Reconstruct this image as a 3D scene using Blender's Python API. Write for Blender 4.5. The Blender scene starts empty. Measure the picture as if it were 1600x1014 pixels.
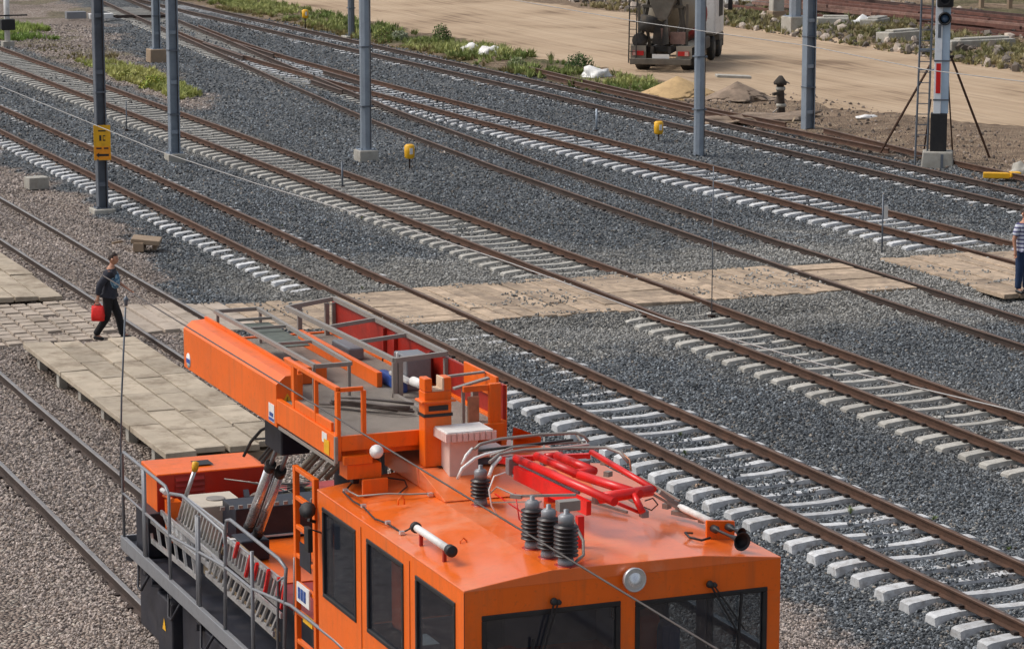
import bpy, bmesh, math, random
import numpy as np
from mathutils import Vector, Matrix, noise as mn

S = bpy.context.scene
col = S.collection
R = math.radians

# ------------------------------------------------------------------ camera, sky, sun, exposure
H = 10.6
cam = bpy.data.objects.new('camera', bpy.data.cameras.new('camera')); col.objects.link(cam)
_th = math.atan(812 / 4500.0)                       # pitch below the horizon
_hd = math.atan(1850 / (4500.0 / math.cos(_th)))    # heading clockwise from the track direction (+Y)
cam.location = (0, 0, H)
cam.rotation_euler = (math.pi / 2 - _th, 0, -_hd)
cam.data.sensor_width = 36.0
cam.data.lens = 36.0 * 4500 / 1600
cam.data.clip_start = 0.3
cam.data.clip_end = 3000
S.camera = cam

SUN_EL, SUN_AZ = 52.0, -62.0        # azimuth measured clockwise from +Y: light comes from the far left
w = bpy.data.worlds.new('World'); S.world = w; w.use_nodes = True
nt = w.node_tree
for n in list(nt.nodes): nt.nodes.remove(n)
sky = nt.nodes.new('ShaderNodeTexSky'); sky.sky_type = 'NISHITA'; sky.sun_disc = False
sky.sun_elevation = R(SUN_EL); sky.sun_rotation = R(SUN_AZ)
sky.air_density = 1.0; sky.dust_density = 4.0; sky.ozone_density = 1.0
hsv = nt.nodes.new('ShaderNodeHueSaturation'); hsv.inputs['Saturation'].default_value = 0.45
bg = nt.nodes.new('ShaderNodeBackground'); bg.inputs['Strength'].default_value = 0.12
wo = nt.nodes.new('ShaderNodeOutputWorld')
nt.links.new(sky.outputs[0], hsv.inputs['Color']); nt.links.new(hsv.outputs[0], bg.inputs[0]); nt.links.new(bg.outputs[0], wo.inputs[0])
sl = bpy.data.lights.new('sun', 'SUN'); sl.energy = 1.4; sl.angle = R(24); sl.color = (1.0, 0.95, 0.88)
so = bpy.data.objects.new('sun', sl); col.objects.link(so)
_d = Vector((math.sin(R(SUN_AZ)) * math.cos(R(SUN_EL)), math.cos(R(SUN_AZ)) * math.cos(R(SUN_EL)), math.sin(R(SUN_EL))))
so.rotation_euler = (-_d).to_track_quat('-Z', 'Y').to_euler()
so.location = (0, 60, 60)
S.view_settings.view_transform = 'Standard'
try: S.view_settings.look = 'None'
except Exception: pass
S.view_settings.exposure = 0.32
S.view_settings.gamma = 1.0
S.view_settings.use_curve_mapping = False

# ------------------------------------------------------------------ helpers
def tag(o, label=None, cat=None, group=None, kind=None):
    if label: o['label'] = label
    if cat: o['category'] = cat
    if group: o['group'] = group
    if kind: o['kind'] = kind
    return o

def thing(name, loc, label, cat, group=None, rz=0.0):
    o = bpy.data.objects.new(name, None); col.objects.link(o)
    o.empty_display_size = 0.2
    o.location = loc; o.rotation_euler = (0, 0, rz)
    return tag(o, label, cat, group)

def copy_tree(o, parent=None):
    c = o.copy(); col.objects.link(c)
    if parent is not None:
        c.parent = parent
    for ch in list(KIDS.get(o.name, [])):
        copy_tree(ch, c)
    return c
KIDS = {}

class MB:
    """collects boxes, bars, tubes and lathes; build() links them as one mesh"""
    def __init__(s): s.v = []; s.f = []; s.m = []; s.sm = []
    def add(s, vs, fs, mi=0, smooth=False):
        n = len(s.v); s.v += [tuple(p) for p in vs]
        for f in fs: s.f.append(tuple(i + n for i in f)); s.m.append(mi); s.sm.append(smooth)
        return s
    def box(s, lo, hi, mi=0):
        x0, y0, z0 = lo; x1, y1, z1 = hi
        if x0 > x1: x0, x1 = x1, x0
        if y0 > y1: y0, y1 = y1, y0
        if z0 > z1: z0, z1 = z1, z0
        return s.add([(x0,y0,z0),(x1,y0,z0),(x1,y1,z0),(x0,y1,z0),(x0,y0,z1),(x1,y0,z1),(x1,y1,z1),(x0,y1,z1)],
                     [(0,3,2,1),(4,5,6,7),(0,1,5,4),(1,2,6,5),(2,3,7,6),(3,0,4,7)], mi)
    def cbox(s, c, size, mi=0, rz=0.0, tilt=0.0, top=1.0):
        x, y, z = [a / 2 for a in size]
        vs = []
        M = Matrix.Rotation(rz, 3, 'Z') @ Matrix.Rotation(tilt, 3, 'Y')
        for sx, sy, sz in ((-1,-1,-1),(1,-1,-1),(1,1,-1),(-1,1,-1),(-1,-1,1),(1,-1,1),(1,1,1),(-1,1,1)):
            k = top if sz > 0 else 1.0
            vs.append(Vector(c) + M @ Vector((sx*x*k, sy*y*k, sz*z)))
        return s.add(vs, [(0,3,2,1),(4,5,6,7),(0,1,5,4),(1,2,6,5),(2,3,7,6),(3,0,4,7)], mi)
    def bar(s, a, b, w, h=None, mi=0, up=(0,0,1)):
        a = Vector(a); b = Vector(b); h = h or w
        d = (b - a).normalized(); u = Vector(up)
        if abs(d.dot(u)) > 0.98: u = Vector((0,1,0))
        r = d.cross(u).normalized(); u = r.cross(d).normalized()
        vs = []
        for p in (a, b):
            for sx, sy in ((-1,-1),(1,-1),(1,1),(-1,1)): vs.append(p + r*(sx*w/2) + u*(sy*h/2))
        return s.add(vs, [(0,3,2,1),(4,5,6,7),(0,1,5,4),(1,2,6,5),(2,3,7,6),(3,0,4,7)], mi)
    def tube(s, pts, r, n=8, mi=0, closed=False, r2=None):
        pts = [Vector(p) for p in pts]; L = len(pts); vs = []; fs = []
        prev = None
        for i, p in enumerate(pts):
            if i == 0: d = pts[1] - p
            elif i == L-1: d = p - pts[i-1]
            else: d = pts[i+1] - pts[i-1]
            d.normalize()
            if prev is None:
                u = Vector((0,0,1)) if abs(d.z) < 0.9 else Vector((0,1,0))
            else: u = prev
            a = d.cross(u).normalized(); u = a.cross(d).normalized(); prev = u
            rr = r if r2 is None else r + (r2 - r) * i / (L-1)
            for k in range(n):
                t = 2*math.pi*k/n; vs.append(p + a*(rr*math.cos(t)) + u*(rr*math.sin(t)))
        for i in range(L-1):
            for k in range(n):
                k2 = (k+1) % n; fs.append((i*n+k, i*n+k2, (i+1)*n+k2, (i+1)*n+k))
        s.add(vs, fs, mi, True)
        m = len(s.v) - L*n
        s.f.append(tuple(m+k for k in range(n))[::-1]); s.m.append(mi); s.sm.append(False)
        s.f.append(tuple(m+(L-1)*n+k for k in range(n))); s.m.append(mi); s.sm.append(False)
        return s
    def lathe(s, prof, c=(0,0,0), axis=(0,0,1), n=20, mi=0, smooth=True):
        ax = Vector(axis).normalized(); u = Vector((0,0,1)) if abs(ax.z) < 0.9 else Vector((1,0,0))
        a = ax.cross(u).normalized(); b = ax.cross(a).normalized(); c = Vector(c)
        vs = []; fs = []
        for (r, t) in prof:
            for k in range(n):
                an = 2*math.pi*k/n; vs.append(c + ax*t + a*(r*math.cos(an)) + b*(r*math.sin(an)))
        for i in range(len(prof)-1):
            for k in range(n):
                k2 = (k+1) % n; fs.append((i*n+k, (i+1)*n+k, (i+1)*n+k2, i*n+k2))
        s.add(vs, fs, mi, smooth)
        m = len(s.v) - len(prof)*n
        s.f.append(tuple(m+k for k in range(n))); s.m.append(mi); s.sm.append(False)
        e = m + (len(prof)-1)*n
        s.f.append(tuple(e+k for k in range(n))[::-1]); s.m.append(mi); s.sm.append(False)
        return s
    def prism(s, poly, z0, z1, mi=0):
        n = len(poly)
        vs = [(p[0], p[1], z0) for p in poly] + [(p[0], p[1], z1) for p in poly]
        fs = [tuple(range(n))[::-1], tuple(range(n, 2*n))] + [(i, (i+1) % n, n+(i+1) % n, n+i) for i in range(n)]
        return s.add(vs, fs, mi)
    def extrude(s, poly3, vec, mi=0):
        n = len(poly3); vec = Vector(vec)
        vs = [Vector(p) for p in poly3] + [Vector(p)+vec for p in poly3]
        fs = [tuple(range(n))[::-1], tuple(range(n, 2*n))] + [(i, (i+1) % n, n+(i+1) % n, n+i) for i in range(n)]
        return s.add(vs, fs, mi)
    def mesh(s, name, mats, origin=(0,0,0), bevel=0.0):
        me = bpy.data.meshes.new(name)
        ox, oy, oz = origin
        me.from_pydata([(p[0]-ox, p[1]-oy, p[2]-oz) for p in s.v], [], s.f)
        if not isinstance(mats, (list, tuple)): mats = [mats]
        for m in mats: me.materials.append(m)
        me.polygons.foreach_set('material_index', s.m)
        me.polygons.foreach_set('use_smooth', s.sm)
        bm = bmesh.new(); bm.from_mesh(me)
        bmesh.ops.recalc_face_normals(bm, faces=bm.faces)
        bm.to_mesh(me); bm.free()
        me.update()
        return me
    def build(s, name, mats, parent=None, bevel=0.0, label=None, local=False):
        o0 = (0,0,0)
        if parent is not None and not local: o0 = WORLD(parent)
        me = s.mesh(name, mats, o0)
        o = bpy.data.objects.new(name, me); col.objects.link(o)
        if parent is not None:
            o.parent = parent; KIDS.setdefault(parent.name, []).append(o)
        if bevel:
            md = o.modifiers.new('bevel', 'BEVEL'); md.width = bevel; md.segments = 2; md.limit_method = 'ANGLE'; md.angle_limit = R(40)
        if label: o['label'] = label
        return o

def WORLD(o):
    p = Vector(o.location); q = o.parent
    while q is not None: p += Vector(q.location); q = q.parent
    return tuple(p)

# ------------------------------------------------------------------ materials
MATS = {}
def mat(name, c, rough=0.6, metal=0.0, var=0.15, scale=4.0, bump=0.0, bscale=60.0, dirt=None, dirt_amt=0.35, dscale=1.5, spec=0.5, coat=0.0, objvar=0.0, streak=0.0):
    """principled paint / stone / metal with procedural tone variation, dirt patches and fine relief"""
    if name in MATS: return MATS[name]
    m = bpy.data.materials.new(name); m.use_nodes = True; t = m.node_tree; N = t.nodes; L = t.links
    b = N['Principled BSDF']
    b.inputs['Roughness'].default_value = rough; b.inputs['Metallic'].default_value = metal
    b.inputs['Specular IOR Level'].default_value = spec
    if coat: b.inputs['Coat Weight'].default_value = coat; b.inputs['Coat Roughness'].default_value = 0.12
    tc = N.new('ShaderNodeTexCoord'); geo = N.new('ShaderNodeNewGeometry')
    n1 = N.new('ShaderNodeTexNoise'); n1.inputs['Scale'].default_value = scale; n1.inputs['Detail'].default_value = 5; n1.inputs['Roughness'].default_value = 0.6
    L.new(geo.outputs['Position'], n1.inputs['Vector'])
    mr = N.new('ShaderNodeMapRange'); mr.inputs['From Min'].default_value = 0.3; mr.inputs['From Max'].default_value = 0.7
    mr.inputs['To Min'].default_value = 1 - var; mr.inputs['To Max'].default_value = 1 + var
    L.new(n1.outputs['Fac'], mr.inputs['Value'])
    mul = N.new('ShaderNodeVectorMath'); mul.operation = 'SCALE'; mul.inputs[0].default_value = c
    L.new(mr.outputs[0], mul.inputs['Scale'])
    last = mul.outputs[0]
    if objvar:
        oi = N.new('ShaderNodeObjectInfo'); m2 = N.new('ShaderNodeMapRange')
        m2.inputs['To Min'].default_value = 1-objvar; m2.inputs['To Max'].default_value = 1+objvar
        L.new(oi.outputs['Random'], m2.inputs['Value'])
        v2 = N.new('ShaderNodeVectorMath'); v2.operation = 'SCALE'; L.new(last, v2.inputs[0]); L.new(m2.outputs[0], v2.inputs['Scale']); last = v2.outputs[0]
    if dirt:
        n2 = N.new('ShaderNodeTexNoise'); n2.inputs['Scale'].default_value = dscale; n2.inputs['Detail'].default_value = 8; n2.inputs['Roughness'].default_value = 0.7
        L.new(geo.outputs['Position'], n2.inputs['Vector'])
        rp = N.new('ShaderNodeMapRange'); rp.inputs['From Min'].default_value = 0.48; rp.inputs['From Max'].default_value = 0.68
        rp.inputs['To Max'].default_value = dirt_amt
        L.new(n2.outputs['Fac'], rp.inputs['Value'])
        mx = N.new('ShaderNodeMix'); mx.data_type = 'RGBA'; mx.inputs[7].default_value = (*dirt, 1)
        L.new(rp.outputs[0], mx.inputs[0]); L.new(last, mx.inputs[6]); last = mx.outputs[2]
        ra = N.new('ShaderNodeMath'); ra.operation = 'MULTIPLY_ADD'; ra.inputs[1].default_value = 0.4; ra.inputs[2].default_value = rough
        L.new(rp.outputs[0], ra.inputs[0]); L.new(ra.outputs[0], b.inputs['Roughness'])
    if streak:
        # rain streaks and grime: noise stretched along the height, plus fine scuffs
        mp = N.new('ShaderNodeMapping'); mp.inputs['Scale'].default_value = (9, 9, 0.9); L.new(geo.outputs['Position'], mp.inputs[0])
        n4 = N.new('ShaderNodeTexNoise'); n4.inputs['Scale'].default_value = 1.0; n4.inputs['Detail'].default_value = 7; n4.inputs['Roughness'].default_value = 0.65; L.new(mp.outputs[0], n4.inputs['Vector'])
        n5 = N.new('ShaderNodeTexNoise'); n5.inputs['Scale'].default_value = 26; n5.inputs['Detail'].default_value = 6; L.new(geo.outputs['Position'], n5.inputs['Vector'])
        r4 = N.new('ShaderNodeMapRange'); r4.inputs['From Min'].default_value = 0.5; r4.inputs['From Max'].default_value = 0.72; r4.inputs['To Max'].default_value = streak; L.new(n4.outputs['Fac'], r4.inputs['Value'])
        r5 = N.new('ShaderNodeMapRange'); r5.inputs['From Min'].default_value = 0.6; r5.inputs['From Max'].default_value = 0.7; r5.inputs['To Max'].default_value = streak*0.8; L.new(n5.outputs['Fac'], r5.inputs['Value'])
        mxx = N.new('ShaderNodeMath'); mxx.operation = 'MAXIMUM'; L.new(r4.outputs[0], mxx.inputs[0]); L.new(r5.outputs[0], mxx.inputs[1])
        m5 = N.new('ShaderNodeMix'); m5.data_type = 'RGBA'; m5.inputs[7].default_value = (0.16, 0.075, 0.04, 1); L.new(mxx.outputs[0], m5.inputs[0]); L.new(last, m5.inputs[6]); last = m5.outputs[2]
    L.new(last, b.inputs['Base Color'])
    if bump:
        n3 = N.new('ShaderNodeTexNoise'); n3.inputs['Scale'].default_value = bscale; n3.inputs['Detail'].default_value = 4
        L.new(geo.outputs['Position'], n3.inputs['Vector'])
        bp = N.new('ShaderNodeBump'); bp.inputs['Strength'].default_value = bump; bp.inputs['Distance'].default_value = 0.02
        L.new(n3.outputs['Fac'], bp.inputs['Height']); L.new(bp.outputs[0], b.inputs['Normal'])
    MATS[name] = m
    return m

M_orange = mat('orange_paint', (0.84, 0.140, 0.006), 0.34, var=0.08, scale=1.2, dirt=(0.55, 0.15, 0.04), dirt_amt=0.35, dscale=2.2, spec=0.45, bump=0.04, bscale=7, streak=0.26)
M_roof = mat('orange_roof_paint', (0.84, 0.150, 0.014), 0.28, var=0.08, scale=0.9, dirt=(0.74, 0.32, 0.18), dirt_amt=0.6, dscale=1.1, spec=0.7, bump=0.05, bscale=5, coat=0.6, streak=0.16)
M_red = mat('red_paint', (0.72, 0.014, 0.012), 0.3, var=0.1, scale=3, dirt=(0.2, 0.03, 0.03), dirt_amt=0.35, dscale=5)
M_darkred = mat('dark_red_paint', (0.34, 0.016, 0.008), 0.4, var=0.12, scale=3, dirt=(0.14, 0.03, 0.02), dirt_amt=0.4, dscale=4)
M_black = mat('black_rubber', (0.012, 0.012, 0.014), 0.55, var=0.2, scale=6, dirt=(0.05, 0.045, 0.04), dirt_amt=0.4, dscale=5)
M_under = mat('underframe_black', (0.014, 0.016, 0.026), 0.5, var=0.25, scale=4, dirt=(0.06, 0.05, 0.05), dirt_amt=0.4, dscale=3)
M_greymetal = mat('grey_painted_steel', (0.24, 0.25, 0.27), 0.45, 0.3, var=0.12, scale=5, dirt=(0.12, 0.09, 0.07), dirt_amt=0.35, dscale=5)
M_taupe = mat('taupe_steel', (0.29, 0.265, 0.24), 0.5, 0.2, var=0.15, scale=5, dirt=(0.10, 0.07, 0.05), dirt_amt=0.4, dscale=5)
M_alu = mat('aluminium', (0.62, 0.62, 0.62), 0.35, 0.7, var=0.1, scale=9, dirt=(0.3, 0.27, 0.25), dirt_amt=0.4, dscale=8)
M_chrome = mat('chrome', (0.75, 0.76, 0.78), 0.24, 0.75, var=0.05, scale=9, dirt=(0.2, 0.19, 0.18), dirt_amt=0.3, dscale=8)
M_white = mat('white_paint', (0.75, 0.74, 0.72), 0.45, var=0.06, scale=4, dirt=(0.42, 0.36, 0.3), dirt_amt=0.5, dscale=4)
M_yellow = mat('yellow_paint', (0.80, 0.42, 0.01), 0.45, var=0.08, scale=5, dirt=(0.35, 0.2, 0.04), dirt_amt=0.35, dscale=6)
M_wood = mat('weathered_wood', (0.36, 0.27, 0.17), 0.8, var=0.2, scale=7, bump=0.3, bscale=50, objvar=0.12)
M_conc = mat('pale_concrete', (0.40, 0.38, 0.335), 0.9, var=0.14, scale=3, dirt=(0.24, 0.21, 0.17), dirt_amt=0.6, dscale=2.5, bump=0.35, bscale=45, objvar=0.1)
M_concw = mat('white_sleeper_concrete', (0.52, 0.53, 0.54), 0.85, var=0.16, scale=7, dirt=(0.24, 0.22, 0.20), dirt_amt=0.75, dscale=6, bump=0.25, bscale=60, objvar=0.18)
M_concy = mat('dusty_sleeper_concrete', (0.40, 0.385, 0.35), 0.9, var=0.14, scale=5, dirt=(0.22, 0.20, 0.17), dirt_amt=0.6, dscale=6, bump=0.25, bscale=60, objvar=0.12)
M_slab = mat('stained_concrete_slab', (0.40, 0.335, 0.255), 0.92, var=0.16, scale=2.2, dirt=(0.19, 0.145, 0.10), dirt_amt=0.85, dscale=1.6, bump=0.5, bscale=30, objvar=0.18)
M_paver = mat('old_paver', (0.39, 0.325, 0.265), 0.92, var=0.16, scale=3, dirt=(0.2, 0.16, 0.12), dirt_amt=0.7, dscale=1.6, bump=0.5, bscale=35, objvar=0.15)
M_plank = mat('dusty_crossing_plank', (0.41, 0.31, 0.22), 0.9, var=0.26, scale=4.5, dirt=(0.16, 0.125, 0.10), dirt_amt=0.8, dscale=2.6, bump=0.6, bscale=28, objvar=0.2)
M_rust = mat('rail_rust', (0.082, 0.040, 0.024), 0.75, 0.2, var=0.28, scale=3, dirt=(0.055, 0.033, 0.024), dirt_amt=0.6, dscale=1.3, bump=0.2, bscale=60)
M_rustd = mat('rail_rust_dark', (0.052, 0.034, 0.027), 0.75, 0.2, var=0.25, scale=3, dirt=(0.04, 0.03, 0.025), dirt_amt=0.6, dscale=1.3, bump=0.2, bscale=60)
M_railtop = mat('rail_head_worn', (0.15, 0.095, 0.07), 0.45, 0.5, var=0.2, scale=4, dirt=(0.12, 0.06, 0.035), dirt_amt=0.6, dscale=1.2)
M_railshine = mat('rail_head_polished', (0.28, 0.26, 0.25), 0.4, 0.5, var=0.15, scale=4, dirt=(0.13, 0.09, 0.07), dirt_amt=0.4, dscale=1.2)
M_clip = mat('dark_rusty_fastener', (0.035, 0.022, 0.018), 0.8, 0.2, var=0.3, scale=8)
M_galv = mat('galvanised_steel', (0.30, 0.35, 0.41), 0.42, 0.45, var=0.1, scale=2, dirt=(0.20, 0.22, 0.25), dirt_amt=0.5, dscale=1.3)
M_galvd = mat('weathered_galvanised_steel', (0.15, 0.17, 0.20), 0.5, 0.4, var=0.14, scale=2, dirt=(0.09, 0.10, 0.11), dirt_amt=0.5, dscale=1.3)
M_skin = mat('skin', (0.45, 0.22, 0.14), 0.55, var=0.06)
M_hair = mat('dark_hair', (0.03, 0.016, 0.010), 0.6, var=0.2)
M_brown = mat('brown_conc', (0.30, 0.22, 0.15), 0.9, var=0.15, scale=3, bump=0.4, bscale=40, dirt=(0.17, 0.12, 0.08), dirt_amt=0.5)

def glass_mat(name, tint, alpha):
    m = bpy.data.materials.new(name); m.use_nodes = True; t = m.node_tree; N = t.nodes; L = t.links
    b = N['Principled BSDF']; b.inputs['Base Color'].default_value = (*tint, 1); b.inputs['Roughness'].default_value = 0.04
    b.inputs['Specular IOR Level'].default_value = 1.0; b.inputs['IOR'].default_value = 1.7
    tr = N.new('ShaderNodeBsdfTransparent'); tr.inputs[0].default_value = (0.78, 0.84, 0.88, 1)
    mx = N.new('ShaderNodeMixShader'); n = N.new('ShaderNodeTexNoise'); n.inputs['Scale'].default_value = 5
    mr = N.new('ShaderNodeMapRange'); mr.inputs['To Min'].default_value = alpha - 0.08; mr.inputs['To Max'].default_value = alpha + 0.08
    L.new(n.outputs['Fac'], mr.inputs['Value']); L.new(mr.outputs[0], mx.inputs[0])
    L.new(tr.outputs[0], mx.inputs[1]); L.new(b.outputs[0], mx.inputs[2]); L.new(mx.outputs[0], N['Material Output'].inputs['Surface'])
    return m
M_glass = glass_mat('tinted_cab_glass', (0.03, 0.035, 0.05), 0.32)

# ------------------------------------------------------------------ the lie of the land
def lerp_tab(tab, y):
    ys = [a[0] for a in tab]; xs = [a[1] for a in tab]
    return np.interp(y, ys, xs)
G_ = 0.80   # half distance between rail heads
TR = {  # centre line x(y) of every track
 'T1': [(-40, 10.10), (400, 10.10)],
 'T2': [(-40, 15.28), (400, 15.28)],
 'T3': [(-40, 20.42), (400, 20.42)],
 'T4': [(-40, 25.78), (400, 25.60)],
 'T5': [(-40, 30.6), (35, 30.75), (50, 30.92), (59, 31.05), (78.7, 31.8), (92.8, 32.72), (110.6, 34.5), (125, 36.0), (143, 37.8), (170, 40.6)],
 'T6': [(-40, 36.5), (45, 36.4), (60, 36.3), (75, 36.15), (90, 35.9), (106, 35.75), (116, 35.85), (125, 36.35), (134, 37.2)],
 'T7': [(-40, 41.6), (50, 41.6), (100, 41.5), (140, 41.0), (400, 40.0)],
}
def tx(k, y): return lerp_tab(TR[k], y)

_rs = np.random.RandomState(5)
_lat = _rs.rand(256, 256)
def vnoise(x, y, s, off=0.0):
    """smooth value noise for arrays"""
    x = np.asarray(x) / s + off; y = np.asarray(y) / s + off * 1.7
    xi = np.floor(x).astype(int); yi = np.floor(y).astype(int); fx = x - xi; fy = y - yi
    fx = fx*fx*(3-2*fx); fy = fy*fy*(3-2*fy)
    a = _lat[xi % 256, yi % 256]; b = _lat[(xi+1) % 256, yi % 256]; c = _lat[xi % 256, (yi+1) % 256]; d = _lat[(xi+1) % 256, (yi+1) % 256]
    return (a*(1-fx)+b*fx)*(1-fy) + (c*(1-fx)+d*fx)*fy

def sstep(a, b, x):
    t = np.clip((np.asarray(x, float)-a)/(b-a), 0, 1); return t*t*(3-2*t)

FILL = {'T1': 0.05, 'T2': 0.075, 'T3': 0.005, 'T4': -0.038, 'T5': 0.055, 'T6': -0.038, 'T7': 0.015}
def gz(x, y):
    x = np.asarray(x, float); y = np.asarray(y, float)
    h = np.full(np.broadcast(x, y).shape, -0.06) + 0.14*(vnoise(x, y, 2.6)-0.5) + 0.07*(vnoise(x, y, 0.7, 3.1)-0.5)
    for k, f in FILL.items():
        d = np.abs(x - tx(k, y))
        wgt = 1 - sstep(1.15, 2.1, d)
        n = 0.022*(vnoise(x, y, 0.55, 9.2)-0.5) + 0.03*(vnoise(x, y, 2.2, 5.2)-0.5)
        if k == 'T3': n = n - 0.045*(1-sstep(44, 49, y)) + 0.03*sstep(58, 62, y)*(1-sstep(.9, 1.0, d))
        h = h*(1-wgt) + wgt*(f + n)
    # bank below the exposed sleeper ends of the third and fourth tracks
    dl = tx('T3', y) - x
    h -= 0.11*sstep(1.0, 1.45, dl)*(1-sstep(2.6, 3.6, dl))
    dl = tx('T6', y) - x
    h -= 0.05*sstep(1.0, 1.5, dl)*(1-sstep(2.2, 3.0, dl))
    dl = tx('T4', y) - x
    h -= 0.06*sstep(1.0, 1.5, dl)*(1-sstep(2.4, 3.2, dl))
    # darker mounded shoulder beyond track three
    dr = x - tx('T3', y)
    h += 0.10*sstep(1.4, 2.0, dr)*(1-sstep(2.6, 3.4, dr))
    # level crossing strip is made up level with the rails
    cr = sstep(53.6, 54.6, y)*(1-sstep(59.2, 60.4, y))*sstep(10.5, 11.5, x)*(1-sstep(37.5, 38.5, x))
    h = h*(1-cr) + cr*0.095
    # dirt road side
    rd = sstep(43.4, 44.6, x)
    h = h*(1-rd) + rd*(-0.02 + 0.05*(vnoise(x, y, 1.8, 7.7)-0.5))
    # rough bank and dumped spoil beyond the road
    bk = sstep(62.3, 64.0, x)
    h += bk*(0.30*vnoise(x, y, 2.2, 2.2) + 0.25*vnoise(x, y, 0.8, 4.4) + 0.05)
    # verge between last track and the road
    vg = sstep(43.2, 44.0, x)*(1-sstep(48.5, 51, x))*(1-sstep(92, 98, y))
    h += vg*0.18*vnoise(x, y, 0.9, 1.3)
    return h
def gz1(x, y): return float(gz(np.array([x]), np.array([y]))[0])

def road_mask(x, y):
    left = np.interp(y, [60, 75, 80, 86, 92, 97, 103, 112, 122, 140, 160], [60, 55, 52, 50.0, 48.3, 47.3, 47.6, 47.3, 47.3, 47.0, 47.3])
    right = np.interp(y, [60, 90, 104, 112, 121, 137, 150, 170], [64, 63, 62.6, 62.6, 62.4, 61.0, 59.8, 58])
    n = 1.2*(vnoise(x, y, 2.3, 8.8)-0.5) + 0.5*(vnoise(x, y, 0.6, 1.8)-0.5)
    return sstep(-0.35, 0.35, x - left + n)*(1-sstep(-0.35, 0.35, x - right + n))

def region(x, y):
    """pink gravel, dust, soil, green weights"""
    n = 1.6*(vnoise(x, y, 1.7, 4.1)-0.5) + 1.0*(vnoise(x, y, 0.35, 2.9)-0.5) + 0.8*(vnoise(x, y, 0.12, 5.9)-0.5)
    edge = np.interp(y, [20, 31, 40, 50, 55, 60, 64, 68, 73, 80, 90, 130, 170], [17.9, 17.9, 17.7, 16.9, 16.3, 16.3, 16.9, 17.6, 18.4, 18.4, 18.5, 18.6, 18.6])
    pink = 1 - sstep(-0.25, 0.25, x - edge + n*0.55)
    far = sstep(-0.5, 0.5, (y-99) + n*2)*sstep(27.3, 28.0, x+n*0.3)*(1-sstep(-0.5, 0.5, x - np.interp(y, [100, 105, 118, 130, 142, 150], [28.6, 29.4, 31.0, 32.6, 35.2, 36.5]) + n))
    pink = np.maximum(pink, far)
    dust = (sstep(50.0, 53.5, y + n*2)*(1-sstep(60.5, 66.0, y + n*3)))*sstep(17, 18.5, x)*(1-sstep(36, 38.5, x))*0.85
    dust = np.maximum(dust, 0.55*(1-sstep(1.1, 1.8, np.abs(x-tx('T4', y)) + n*0.5))*sstep(58, 62, y))
    dust = np.maximum(dust, 0.30*(1-sstep(1.1, 2.2, np.abs(x-tx('T4', y)) + n*0.5)))
    dust = np.maximum(dust, 0.7*sstep(31, 34, x+n)*(1-sstep(38, 40, x+n))*sstep(55, 57, y+n)*(1-sstep(61, 66, y+n*3)))
    soil = sstep(-0.4, 0.4, x - np.interp(y, [60, 78, 90, 100, 115, 150], [43.9, 43.8, 43.6, 43.6, 43.4, 42.6]) + n*0.6)
    green = soil*sstep(93, 97, y + n*2)*(1-sstep(46.5, 48.0, x + n))*(0.15 + 0.85*sstep(.42, .62, vnoise(x, y, 1.9, 12.3)))
    g2 = far*sstep(0.62, 0.75, vnoise(x, y, 2.1, 6.6))*0.6
    g3 = sstep(63, 64, x)*sstep(0.42, 0.6, vnoise(x, y, 2.4, 3.6))*0.9
    green = np.maximum(green, np.maximum(g2, g3))
    return pink, dust, soil, green

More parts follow.
